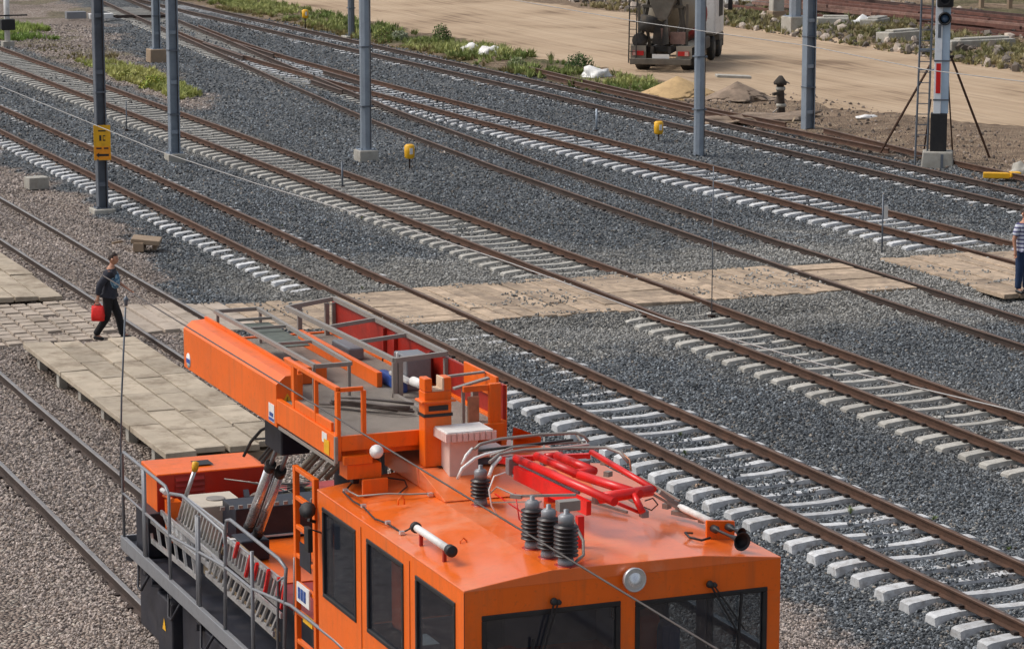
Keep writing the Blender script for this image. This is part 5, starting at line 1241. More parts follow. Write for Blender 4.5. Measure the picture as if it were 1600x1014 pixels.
MB().add([(10.675, 26.384, 4.300), (10.622, 26.220, 4.450), (10.647, 26.112, 4.450), (10.927, 26.217, 4.320), (10.922, 26.221, 4.260), (10.607, 26.253, 4.260)], [(0, 1, 2), (0, 2, 3), (0, 3, 4, 5)]).build('orange_flap', M_orange, V)

# ---------------- work platform
PF = 4.58
MB().box((8.64, 25.84, PF-.06), (10.34, 31.2, PF)).build('platform_floor', mat('antislip_floor', (.235, .205, .175), .85, var=.12, scale=3, dirt=(.16, .13, .11), dirt_amt=.6, dscale=2, bump=.6, bscale=120), V)
MB().box((8.60, 25.80, PF-.22), (8.66, 27.695, PF+.03)).box((8.66, 25.80, PF-.13), (10.36, 25.84, PF+.02)).box((10.34, 25.84, PF-.22), (10.40, 31.2, PF+.03)).box((8.66, 31.2, PF-.22), (10.36, 31.25, PF+.02)).box((8.7, 25.9, PF-.2), (10.3, 26.0, PF-.07)).box((8.7, 28.6, PF-.2), (10.3, 28.8, PF-.07)).build('platform_frame', M_orange, V, bevel=.006)
MB().box((8.66, 25.72, PF-.25), (8.95, 25.798, PF-.17)).box((8.70, 25.75, PF-.40), (9.05, 25.98, PF-.26)).build('step_beam', M_orange, V)
MB().box((8.59, 25.78, PF-.24), (8.62, 25.82, PF+.02)).bar((8.595, 27.6, PF-.25), (8.595, 25.8, PF-.25), .015, .03).build('edge_strip', M_taupe, V)
MB().lathe([(0, 0), (.05, .01), (.068, .04), (.06, .08), (0, .10)], (8.954, 25.620, 4.467), (-.3, -1, .2), 18).build('white_lamp', M_white, V)
# left rail of orange tubes and plates
lr_ = MB()
lr_.bar((8.64, 27.45, 5.06), (8.64, 25.82, 5.06), .05, .045)
for y, w2 in ((27.2, .07), (26.5, .04), (25.84, .08)): lr_.box((8.62, y-w2/2, PF+.03), (8.66, y+w2/2, 5.04))
lr_.box((8.625, 26.0, PF+.031), (8.655, 27.16, PF+.12)); lr_.bar((8.64, 25.84, 5.05), (8.90, 25.84, 5.05), .04)
lr_.tube([(8.70, 27.7, 5.02), (8.70, 27.55, 5.05), (8.70, 27.45, 4.98), (8.70, 27.45, PF+.05)], .02, 8)
lr_.build('left_railing', M_orange, V, bevel=.006)
MB().box((8.885, 25.82, PF+.02), (8.925, 25.87, 5.03)).build('gate_post', M_orange, V)
MB().box((8.595, 26.05, PF-.1), (8.599, 26.2, PF-.0)).build('white_sticker', M_white, V)
MB().box((8.594, 25.98, PF-.20), (8.599, 26.14, PF-.06)).build('yellow_sticker', M_yellow, V)
# long orange locker along the left rear
lk = [(8.60, 27.7, 4.31), (8.60, 27.7, 4.76), (8.70, 27.7, 4.84), (8.89, 27.7, 4.85), (8.89, 27.7, 4.33), (8.78, 27.7, 4.27)]
lo = MB().extrude(lk, (0, 3.5, 0)).build('locker', M_orange, V, bevel=.008)
MB().bar((8.86, 27.72, 4.865), (8.86, 31.18, 4.865), .03, .03).build('locker_seam', M_orange, lo)
M_blue = mat('sticker_blue', (.03, .09, .35), .4, var=.1)
MB().box((8.594, 27.76, 4.345), (8.599, 27.95, 4.53)).build('white_sticker', M_white, lo)
dx = MB()
for k in range(4): dx.box((8.590, 27.79+.035*k, 4.40), (8.5935, 27.81+.035*k, 4.44))
dx.box((8.590, 27.77, 4.355), (8.5935, 27.94, 4.385)); dx.build('sticker_print', M_blue, lo)
MB().lathe([(0, 0), (.085, 0), (.085, .004), (0, .004)], (8.5985, 31.0, 4.42), (-1, 0, 0), 20).build('round_sticker', M_white, lo)
MB().box((8.590, 30.93, 4.39), (8.594, 31.07, 4.44)).build('sticker_print', M_blue, lo)
for zc in (4.60, 4.44):
    a = MB().add([(8.66, 27.694, zc-.05), (8.78, 27.694, zc-.05), (8.72, 27.694, zc+.06), (8.66, 27.699, zc-.05), (8.78, 27.699, zc-.05), (8.72, 27.699, zc+.06)], [(0, 1, 2), (3, 5, 4), (0, 3, 4, 1), (1, 4, 5, 2), (2, 5, 3, 0)]).build('warning_triangle', M_yellow, lo)
    MB().bar((8.725, 27.690, zc+.025), (8.712, 27.690, zc-.0), .012, .003).bar((8.712, 27.690, zc+.002), (8.724, 27.690, zc-.03), .012, .003).build('warning_symbol', M_black, a)
# grey lid frame beside the locker
fr = MB()
A = (8.92, 31.0, 4.96); Bp = (9.42, 31.0, 4.96); Cp = (9.34, 27.5, 4.96); Dp = (8.96, 27.5, 4.96)
for a, b in ((A, Bp), (Bp, Cp), (Cp, Dp), (Dp, A)): fr.bar(a, b, .04)
for t_ in (.18, .34, .62): fr.bar(tuple(A[i]+(Dp[i]-A[i])*t_ for i in range(3)), tuple(Bp[i]+(Cp[i]-Bp[i])*t_ for i in range(3)), .03)
for (x, y) in ((8.92, 30.9), (9.42, 30.9), (9.34, 27.55), (8.96, 27.55)): fr.bar((x, y, PF), (x, y, 4.96), .03)
fr.build('lid_frame', M_taupe, V)
MB().box((8.98, 28.9, 4.90), (9.36, 30.4, 4.91)).build('lid_mesh', mat('dull_green_mesh', (.10, .115, .10), .8, var=.25, scale=9), V)
MB().box((9.05, 28.45, PF), (9.40, 28.85, 4.76)).build('orange_case', M_orange, V, bevel=.01)
# right hand cage: grey frame over a red panel
rc = MB()
A = (9.80, 31.1, 4.93); Bp = (10.37, 31.1, 5.0); Cp = (10.37, 27.45, 5.0); Dp = (9.80, 27.45, 4.97)
for a, b in ((A, Bp), (Bp, Cp), (Cp, Dp), (Dp, A)): rc.bar(a, b, .048)
for t_ in (.40, .68): rc.bar(tuple(A[i]+(Dp[i]-A[i])*t_ for i in range(3)), tuple(Bp[i]+(Cp[i]-Bp[i])*t_ for i in range(3)), .04)
for (x, y) in ((9.80, 27.45), (9.86, 27.45), (10.37, 27.45), (10.37, 31.1), (10.28, 31.1), (9.95, 31.1)): rc.bar((x, y, PF), (x, y, 4.95), .05)
rc.bar((9.80, 27.45, PF+.02), (9.80, 26.1, PF+.02), .05)
rc.build('cage_frame', M_taupe, V)
rpn = MB().box((10.38, 25.9, PF+.03), (10.41, 31.2, 4.955)); rpn.build('side_panel', M_darkred, V)
MB().box((10.415, 25.9, PF-.2), (10.425, 31.2, 4.95)).build('side_panel_outer', M_orange, V)
rb = MB()
for y in (29.0, 29.35, 27.9): rb.box((10.34, y-.025, PF), (10.378, y+.025, 4.95))
rb.build('panel_rib', M_darkred, V)
MB().box((9.80, 28.0, PF), (9.86, 30.7, PF+.16)).build('kick_board', M_orange, V, bevel=.006)
MB().box((10.0, 29.5, PF), (10.18, 30.1, PF+.14)).build('white_case', M_greymetal, V, bevel=.02)
MB().box((10.02, 27.7, PF), (10.30, 28.1, PF+.36)).build('control_cabinet', M_greymetal, V, bevel=.015)
MB().box((9.92, 27.62, PF), (10.01, 28.3, PF+.13)).build('blue_case', M_blue, V, bevel=.02)
MB().box((9.93, 27.42, PF+.13), (10.01, 28.0, PF+.17)).box((9.985, 27.9, PF+.1), (10.01, 27.93, PF+.38)).build('white_tube', M_white, V, bevel=.01)
MB().box((10.35, 26.0, 4.80), (10.378, 26.9, 5.02)).box((10.22, 25.84, PF), (10.34, 25.90, 4.99)).box((9.95, 25.86, 4.92), (10.22, 25.90, 4.98)).build('corner_frame', M_orange, V, bevel=.006)
MB().bar((9.90, 26.3, 5.0), (10.34, 26.3, 5.02), .05, .02).bar((9.88, 25.95, 4.95), (10.25, 25.95, 5.03), .06, .02).bar((9.98, 25.95, PF), (9.98, 25.95, 4.95), .03).bar((10.14, 26.05, PF), (10.14, 26.05, 4.93), .06).build('grey_brace', M_taupe, V)
MB().box((10.02, 25.9, PF), (10.13, 25.94, 4.86)).build('pinkish_board', mat('pink_ply', (.38, .18, .10), .7, var=.25, scale=12), V)
MB().lathe([(0, 0), (.05, 0), (.05, .26), (0, .26)], (9.93, 27.25, 4.78), (.1, -1, 0), 14).build('pipe_end', M_white, V)
rope = MB()
rr2 = random.Random(2)
for k in range(7):
    a0 = Vector((9.02+rr2.uniform(-.1, .1), 27.2+rr2.uniform(-.15, .15), PF+.02+.012*k)); rope.tube([a0, a0+Vector((.16, -.2, .02)), a0+Vector((.38, -.45+rr2.uniform(-.1, .1), .02)), a0+Vector((.62, -.62, .0))], .016, 6)
rope.build('cable_bundle', mat('cable_grey', (.13, .11, .10), .7, var=.25, scale=9), V)
# boom rest post in front of the platform
bp_ = MB().box((9.45, 25.61, 4.262), (9.73, 25.78, 5.01))
bp_.box((9.41, 25.58, 4.90), (9.77, 25.79, 4.925)); bp_.box((9.45, 25.61, 5.011), (9.53, 25.77, 5.14)); bp_.box((9.65, 25.61, 5.011), (9.73, 25.77, 5.14))
bp_.build('boom_rest', M_orange, V, bevel=.01)
MB().box((9.442, 25.602, 4.76), (9.738, 25.788, 4.79)).box((9.49, 25.60, 4.82), (9.69, 25.608, 4.87)).build('band', M_black, V)
MB().box((9.53, 25.605, 5.012), (9.65, 25.77, 5.03)).box((9.63, 25.602, 5.03), (9.648, 25.77, 5.14)).build('rest_liner', mat('liner_cream', (.65, .5, .35), .7, var=.1), V)

# ---------------- turret, lift cylinders, deck
MB().lathe([(0, 2.1), (.45, 2.1), (.45, 2.3), (.30, 2.4), (.28, 4.2), (.42, 4.25), (.42, 4.36), (0, 4.36)], (9.75, 28.4, 0), n=24).build('turret_column', M_under, V)
MB().box((8.9, 27.6, 4.12), (9.9, 29.3, 4.35)).box((9.02, 28.9, 3.72), (9.35, 29.5, 4.2)).build('lift_bracket', M_under, V, bevel=.02)
for du in (0, 1):
    lo_ = ((9.150, 30.581, 2.539), (9.280, 30.639, 2.445))[du]; hi_ = ((9.150, 29.734, 3.414), (9.280, 29.775, 3.328))[du]
    cy = MB().tube([lo_, hi_], .055, 16).build('lift_cylinder', M_chrome, V)
    MB().tube([hi_, (Vector(hi_)+ (Vector(hi_)-Vector(lo_))*.42)], .024, 12).build('rod', M_greymetal, cy)
    d_ = (Vector(hi_)-Vector(lo_))
    MB().tube([Vector(hi_)-d_*.04, Vector(hi_)+d_*.05], .062, 14).build('gland', M_black, cy); MB().tube([Vector(lo_)-d_*.05, Vector(lo_)+d_*.04], .062, 14).build('gland', M_black, cy)
MB().bar((9.300, 30.906, 2.403), (9.300, 30.030, 3.293), .07, .05).build('black_strut', M_black, V)
MB().box((9.05, 30.6, 2.12), (9.4, 31.0, 2.36)).build('cylinder_foot', M_under, V, bevel=.02)
MB().tube([(9.100, 30.569, 3.365), (9.100, 30.285, 3.586), (9.100, 29.886, 3.799), (9.200, 29.801, 3.866)], .018, 8).tube([(9.100, 29.976, 3.446), (9.100, 29.608, 3.654), (9.100, 29.225, 3.876)], .014, 8).tube([(9.100, 30.135, 3.647), (9.200, 29.689, 3.744)], .012, 8).tube([(9.200, 30.185, 3.364), (9.200, 29.838, 3.583), (9.200, 29.339, 3.773)], .022, 8).build('hose', M_black, V)
hs = MB(); 
for k in range(9):
    y0_ = 27.0+rr2.uniform(0, .6); x0_ = 8.72+rr2.uniform(-.1, .5); hs.tube([(x0_, y0_, 3.9), (x0_+.15, y0_-.2, 4.15), (x0_+.45, y0_-.25, 4.12), (x0_+.6, y0_, 3.7)], rr2.choice((.02, .03, .015)), 7)
hs.build('hose_bundle', mat('dusty_hose', (.20, .175, .14), .75, var=.35, scale=10), V)
MB().box((9.5, 26.7, 2.12), (11.4, 27.5, 2.9)).build('machinery_housing', M_under, V, bevel=.03)
# deck floor, sill and side tray
MB().box((9.06, 26.34, 1.95), (11.6, 34.15, 2.10)).build('deck_floor', M_darkred, V)
MB().box((8.62, 26.34, 1.48), (9.058, 34.15, 1.56)).build('side_tray', M_under, V)
MB().box((9.04, 26.34, 1.56), (9.058, 34.0, 2.06)).build('tray_wall', M_under, V)
sl_ = MB().box((8.56, 26.40, 1.46), (8.618, 34.20, 1.63)); sl_.box((8.618, 34.16, 1.46), (11.6, 34.20, 1.63)); sl_.build('sill_beam', M_greymetal, V, bevel=.008)
MB().box((9.1, 29.6, 2.102), (11.3, 31.5, 2.112)).build('orange_deck_plate', M_orange, V)
MB().box((9.28, 31.55, 2.10), (10.9, 32.1, 2.50)).build('black_bin', M_under, V, bevel=.01)
te = MB()
for k in range(16): te.cbox((9.12+.11*k, 31.54, 2.53), (.05, .03, .04))
te.build('toothed_edge', M_taupe, V)
MB().box((9.3, 31.52, 2.14), (10.3, 31.545, 2.16)).build('chalk_mark', M_white, V)
wt = MB().box((9.0, 32.12, 2.12), (9.58, 32.8, 2.42)).build('tank_lid', mat('tank_cream', (.52, .46, .38), .6, var=.08, dirt=(.3, .25, .2), dirt_amt=.5), V, bevel=.015)
MB().lathe([(.10, 0), (.115, .0), (.115, .012), (.10, .012)], (9.30, 32.46, 2.422), n=22).build('ring', M_taupe, wt)
clt = MB()
for k in range(60):
    c = (9.85+rr2.uniform(-.1, .9), 32.5+rr2.uniform(0, .7), 2.12+rr2.uniform(0, .22)); clt.cbox(c, (rr2.uniform(.04, .2), rr2.uniform(.04, .2), rr2.uniform(.03, .12)), rz=rr2.uniform(0, 3), tilt=rr2.uniform(-.4, .4), mi=rr2.choice((0, 0, 1, 2)))
for k in range(6):
    clt.tube([(9.6+.1*k, 33.1, 2.5-.02*k), (10.0+.08*k, 32.9, 2.45-.03*k), (10.6, 32.8, 2.42)], .008, 5, mi=1)
clt.build('machinery_clutter', [M_under, M_taupe, mat('olive_part', (.09, .08, .04), .7, var=.3)], V)
en = MB().add([(8.80, 33.28, 2.10), (10.25, 33.28, 2.10), (10.25, 34.02, 2.10), (8.80, 34.02, 2.10), (8.80, 33.28, 2.58), (10.14, 33.28, 2.58), (10.14, 34.02, 2.60), (8.80, 34.02, 2.60), (10.25, 33.28, 2.53), (10.25, 34.02, 2.53)], [(0,3,2,1),(4,5,6,7),(0,1,8,5,4),(1,2,9,8),(8,9,6,5),(2,3,7,6,9),(3,0,4,7)])
eo = en.build('engine_cover', M_orange, V, bevel=.012)
gl = MB().box((9.02, 33.262, 2.28), (9.40, 33.269, 2.56)); gl.build('louvre_recess', M_darkred, eo)
gl = MB()
for k in range(4): gl.add([(9.03, 33.262, 2.53-.07*k), (9.39, 33.262, 2.53-.07*k), (9.39, 33.235, 2.49-.07*k), (9.03, 33.235, 2.49-.07*k), (9.03, 33.262, 2.525-.07*k), (9.39, 33.262, 2.525-.07*k), (9.39, 33.235, 2.485-.07*k), (9.03, 33.235, 2.485-.07*k)], [(0,1,2,3),(4,7,6,5),(0,4,5,1),(1,5,6,2),(2,6,7,3),(3,7,4,0)])
gl.build('louvre', M_darkred, eo)
MB().box((9.36, 33.5, 2.603), (9.58, 33.75, 2.606)).build('dark_vent', M_black, eo)
MB().box((8.80, 33.270, 2.12), (10.25, 33.2785, 2.565)).build('cover_front', mat('cover_shade_red', (.50, .025, .008), .35, var=.12, dirt=(.2, .02, .01), dirt_amt=.4, dscale=4), eo)  # front faces away from the sun; its shade is put into this red
MB().box((8.66, 33.2, 1.57), (8.98, 33.78, 2.12)).build('black_panel', M_under, V, bevel=.01)
MB().box((8.86, 32.95, 1.8), (9.02, 33.15, 2.3)).tube([(8.84, 33.1, 2.36), (8.84, 32.7, 2.40)], .022, 8).build('orange_bracket', M_orange, V)
MB().tube([(8.83, 33.15, 2.42), (8.83, 32.98, 2.42)], .03, 10).build('white_cap', M_white, V)
# railings along the left side
ra = MB(); r_t = .018
def post(y, z0, z1, x=8.59): ra.tube([(x, y, z0), (x, y, z1)], .022, 8)
def line(pts, r=.02): ra.tube(pts, r, 8)
line([(8.59, 34.12, 1.5), (8.59, 34.12, 2.66), (8.59, 34.05, 2.72), (8.59, 32.1, 2.72), (8.59, 31.95, 2.66), (8.59, 31.95, 1.40)])
post(33.12, 1.40, 2.72); post(33.06, 1.5, 2.72)
line([(8.590, 34.161, 2.185), (8.590, 33.024, 2.177), (8.590, 31.868, 2.166)], .014)
line([(8.590, 31.883, 2.679), (8.590, 31.351, 2.775), (8.590, 29.690, 2.736), (8.590, 29.624, 2.615), (8.590, 29.694, 1.481)])
post(30.77, 1.42, 2.68); post(30.70, 1.42, 2.68)
line([(8.590, 29.694, 1.481), (8.590, 29.615, 2.762), (8.590, 29.557, 2.898), (8.590, 29.407, 2.940), (8.590, 27.650, 2.934), (8.590, 27.412, 2.891), (8.590, 27.439, 2.769), (8.590, 27.527, 1.823)], .02)
line([(8.590, 27.415, 2.816), (8.590, 27.706, 2.681), (8.590, 27.750, 1.759)], .014)
post(28.62, 1.40, 2.78)
line([(8.590, 33.024, 2.177), (8.590, 31.868, 2.166), (8.590, 29.665, 2.351), (8.590, 28.653, 2.363), (8.590, 27.256, 2.539), (8.590, 25.878, 2.556), (8.590, 25.529, 2.543)], .018)
line([(8.600, 27.156, 3.075), (8.600, 27.183, 2.462)], .012)
ra.build('deck_railing', M_greymetal, V)
# aluminium ladders stored on edge beside the deck
def ladder(a0, a1, b0, b1, n, name='aluminium_ladder'):
    a0, a1, b0, b1 = map(Vector, (a0, a1, b0, b1)); mb = MB()
    mb.bar(a0, a1, .025, .06); mb.bar(b0, b1, .025, .06)
    for k in range(n):
        t_ = (k+.5)/n; mb.bar(a0.lerp(a1, t_), b0.lerp(b1, t_), .03)
    mb.build(name, M_alu, V)
ladder((8.950, 32.637, 2.438), (8.950, 30.803, 2.461), (8.950, 32.950, 2.081), (8.950, 31.085, 2.091), 14)
ladder((8.900, 30.611, 2.406), (8.900, 28.432, 2.437), (8.900, 30.755, 2.146), (8.900, 28.672, 2.141), 17)
ladder((8.800, 33.096, 2.157), (8.800, 30.416, 2.150), (8.800, 32.816, 2.015), (8.800, 30.553, 1.996), 13)
ladder((8.740, 30.722, 2.185), (8.740, 28.072, 2.197), (8.740, 30.948, 1.941), (8.740, 28.355, 1.924), 14)
ladder((8.700, 33.510, 2.038), (8.700, 31.172, 2.064), (8.700, 33.351, 1.786), (8.700, 31.081, 1.835), 6)
MB().bar((8.840, 31.353, 1.883), (8.840, 28.496, 1.840), .03, .10).bar((9.000, 33.364, 2.076), (9.000, 31.096, 2.128), .04, .07).bar((8.980, 30.706, 2.353), (8.980, 29.289, 2.333), .04, .08).build('wooden_board', M_wood, V)
rd_ = MB()
for (a, b) in (((8.860, 30.044, 2.502), (8.860, 30.205, 2.300)), ((8.800, 29.121, 2.501), (8.800, 29.275, 2.283)), ((8.860, 29.557, 2.474), (8.860, 29.767, 2.188)), ((8.860, 28.896, 2.480), (8.860, 29.050, 2.190)), ((8.820, 28.400, 2.523), (8.820, 28.455, 2.312)), ((8.800, 28.112, 2.543), (8.800, 28.260, 2.225))): rd_.bar(a, b, .035)
rd_.build('red_rung_cover', M_red, V)
MB().cbox((8.920, 30.450, 2.421), (.06, .06, .05)).build('white_knob', M_white, V)
pl_ = MB().tube([(8.930, 32.000, 2.923), (8.806, 32.000, 2.594)], .026, 10).build('signal_pole', M_alu, V)
MB().lathe([(0, 0), (.035, 0), (.042, .05), (.04, .11), (0, .12)], (8.921, 32.000, 2.893), (.15, 0, 1), 12).build('yellow_cap', M_yellow, pl_)
MB().tube([(8.568, 34.150, 2.385), (8.609, 34.150, 3.396), (8.685, 34.150, 4.516)], .012, 8).lathe([(0, 0), (.02, 0), (.02, .04), (.032, .07), (.032, .09), (0, .13)], (8.693, 34.150, 4.531), n=10).build('whip_rod', M_galvd, V)
# orange ladder at the rear of the cab
ol = MB()
for y in (27.15, 26.52): ol.box((8.60, y-.035, 1.9), (8.655, y+.035, 4.03))
for k in range(8): ol.box((8.605, 26.555, 3.985-.30*k), (8.65, 27.115, 4.03-.30*k))
ol.build('cab_ladder', M_orange, V, bevel=.006)
MB().lathe([(0, -.02), (.075, -.02), (.085, .0), (.08, .05), (.05, .07), (0, .07)], (8.500, 26.361, 3.755), (-.6, -.6, .3), 9).bar((8.520, 26.427, 3.641), (8.600, 26.470, 3.604), .03).build('work_lamp', M_black, V)
MB().box((8.60, 26.63, 3.03), (8.61, 26.98, 3.28)).build('dark_window', M_under, V)
sp_ = MB().box((8.575, 26.62, 2.66), (8.59, 27.02, 2.86)).build('white_name_plate', M_white, V)
lt = MB()
for k, y in enumerate((26.95, 26.86, 26.77)):
    lt.box((8.569, y-.012, 2.70), (8.574, y+.012, 2.82)); lt.box((8.569, y-.05, 2.70), (8.574, y-.03, 2.82)); lt.box((8.569, y-.03, 2.75 + .03*(k % 2)), (8.574, y-.012, 2.775+.03*(k % 2)))
lt.build('blue_print', M_blue, sp_)
MB().cbox((8.62, 26.75, 2.5), (.04, .3, .07)).build('yellow_part', M_yellow, V)
# underframe boxes, wheels
ub = MB()
for (y0, y1, z0, z1, x) in ((33.0, 33.9, .55, 1.3, 8.72), (32.2, 32.85, .5, 1.25, 8.66), (31.2, 32.05, .5, 1.32, 8.75), (29.7, 31.0, .45, 1.30, 8.68), (28.3, 29.5, .5, 1.25, 8.72), (26.6, 28.1, .5, 1.35, 8.66)): ub.box((x, y0, z0), (x+.55, y1, z1))
ub.box((9.2, 22.5, .75), (11.0, 34.1, 1.95)); ub.build('underframe_box', M_under, V, bevel=.02)
tl_ = MB()
for k in range(46):
    y = rr2.uniform(26.8, 34.0); tl_.cbox((8.66+rr2.uniform(-.02, .2), y, 1.36+rr2.uniform(-.06, .06)), (rr2.uniform(.04, .12), rr2.uniform(.04, .2), rr2.uniform(.04, .1)), rz=rr2.uniform(0, 3))
for k in range(5):
    y = 27.5+k*1.4; tl_.tube([(8.64, y, 1.4), (8.58, y+.2, 1.15), (8.62, y+.5, 1.1), (8.66, y+.6, 1.42)], .018, 6)
tl_.build('underframe_fitting', M_under, V)
MB().box((8.70, 29.0, 1.12), (8.712, 29.2, 1.44)).build('white_tag_plate', M_white, V)
MB().add([(8.653, 32.45, .85), (8.653, 32.6, .85), (8.653, 32.525, 1.0)], [(0, 1, 2)]).build('faded_triangle', M_yellow, V)
for y in (24.0, 32.2):
    for s in (-1, 1):
        MB().lathe([(0, 0), (.15, 0), (.16, .05), (.40, .07), (.42, .0), (.46, .0), (.46, .13), (.49, .135), (.49, .16), (0, .16)], (10.1+s*.86, y, .66), (-s, 0, 0), 28).build('wheel', M_under, V)
    MB().tube([(9.35, y, .66), (10.85, y, .66)], .08, 12).build('axle', M_under, V)
for x in (9.25, 10.95):
    MB().lathe([(0, 0), (.09, 0), (.09, .3), (.2, .32), (.2, .36), (0, .37)], (x, 34.2, 1.05), (0, 1, 0), 18).lathe([(0, 0), (.09, 0), (.09, .3), (.2, .32), (.2, .36), (0, .37)], (x, 22.3, 1.05), (0, -1, 0), 18).build('buffer', M_under, V)

# ------------------------------------------------------------------ people
def skin_body(name, joints, edges, root, m, parent, origin, sub=2):
    """joints: list of (x,y,z,rx,ry)"""
    me = bpy.data.meshes.new(name)
    me.from_pydata([(j[0], j[1], j[2]) for j in joints], edges, [])
    me.materials.append(m)
    o = bpy.data.objects.new(name, me); col.objects.link(o); o.parent = parent
    o.modifiers.new('skin', 'SKIN'); me.skin_vertices.new() if not me.skin_vertices else None
    sv = me.skin_vertices[0].data
    for i, j in enumerate(joints): sv[i].radius = (j[3], j[4]); sv[i].use_root = (i == root)
    s = o.modifiers.new('subsurf', 'SUBSURF'); s.levels = sub; s.render_levels = sub
    return o
def hand_joints(w, tip, side, r=.009):
    """palm and five bent fingers from wrist w towards direction tip (vectors)"""
    d = Vector(tip).normalized(); s = Vector(side).normalized(); n = d.cross(s)
    w = Vector(w); pts = []; ed = []
    palm = w + d*.075
    pts.append((*(w + d*.035), .022, .034)); pts.append((*palm, .020, .038))
    ed.append((0, 1))
    return pts, ed, palm, d, s, n
def fingers(palm, d, s, n, m, parent, curl=.6):
    for k, (off, L) in enumerate(((-.03, .062), (-.010, .074), (.010, .070), (.030, .055))):
        a = palm + s*off - d*.02; b = palm + s*off + d*L*.4; c = b + (d*math.cos(curl)+n*math.sin(curl))*L*.4; e = c + (d*math.cos(curl*1.8)+n*math.sin(curl*1.8))*L*.3
        skin_body('finger', [(*a, .009, .009), (*b, .0095, .0095), (*c, .0085, .0085), (*e, .007, .007)], [(0, 1), (1, 2), (2, 3)], 0, m, parent, None, 1)
    a = palm - d*.05 - s*.02; b = a - s*.03 + d*.025; c = b + d*.035 - s*.008
    skin_body('thumb', [(*a, .011, .011), (*b, .011, .011), (*c, .009, .009)], [(0, 1), (1, 2)], 0, m, parent, None, 1)
def head(c, fwd, parent, hairm, full=True):
    """head ellipsoid with nose, brow, ears, eyes, mouth"""
    f = Vector((fwd[0], fwd[1], 0)).normalized(); r = Vector((f.y, -f.x, 0)); c = Vector(c)
    bm = bmesh.new(); bmesh.ops.create_uvsphere(bm, u_segments=28, v_segments=20, radius=1)
    for v in bm.verts:
        x, y, z = v.co
        jaw = 1 - .22*max(0, -z)**1.3
        X_ = x*.074*jaw; Y_ = y*.094*(1 - .10*max(0, -z)); Z_ = z*.122
        if y > 0: Y_ += .004*math.exp(-((z-.35)/.15)**2) + .022*math.exp(-(x/.16)**2)*math.exp(-((z+.12)/.17)**2) + .008*math.exp(-(x/.3)**2)*math.exp(-((z+.45)/.1)**2) + .006*math.exp(-(x/.3)**2)*math.exp(-((z+.78)/.12)**2)
        if y > .3: Y_ -= .008*(math.exp(-((x-.38)/.15)**2)+math.exp(-((x+.38)/.15)**2))*math.exp(-((z-.08)/.12)**2)
        v.co = c + r*X_ + f*Y_ + Vector((0, 0, Z_))
    return bm, f, r
def person(p, z0, fwd, label, sitems, holder):
    pass
def vx_(o, *a): return tuple(o[i] + sum(v[i]*k for v, k in a) for i in range(3))

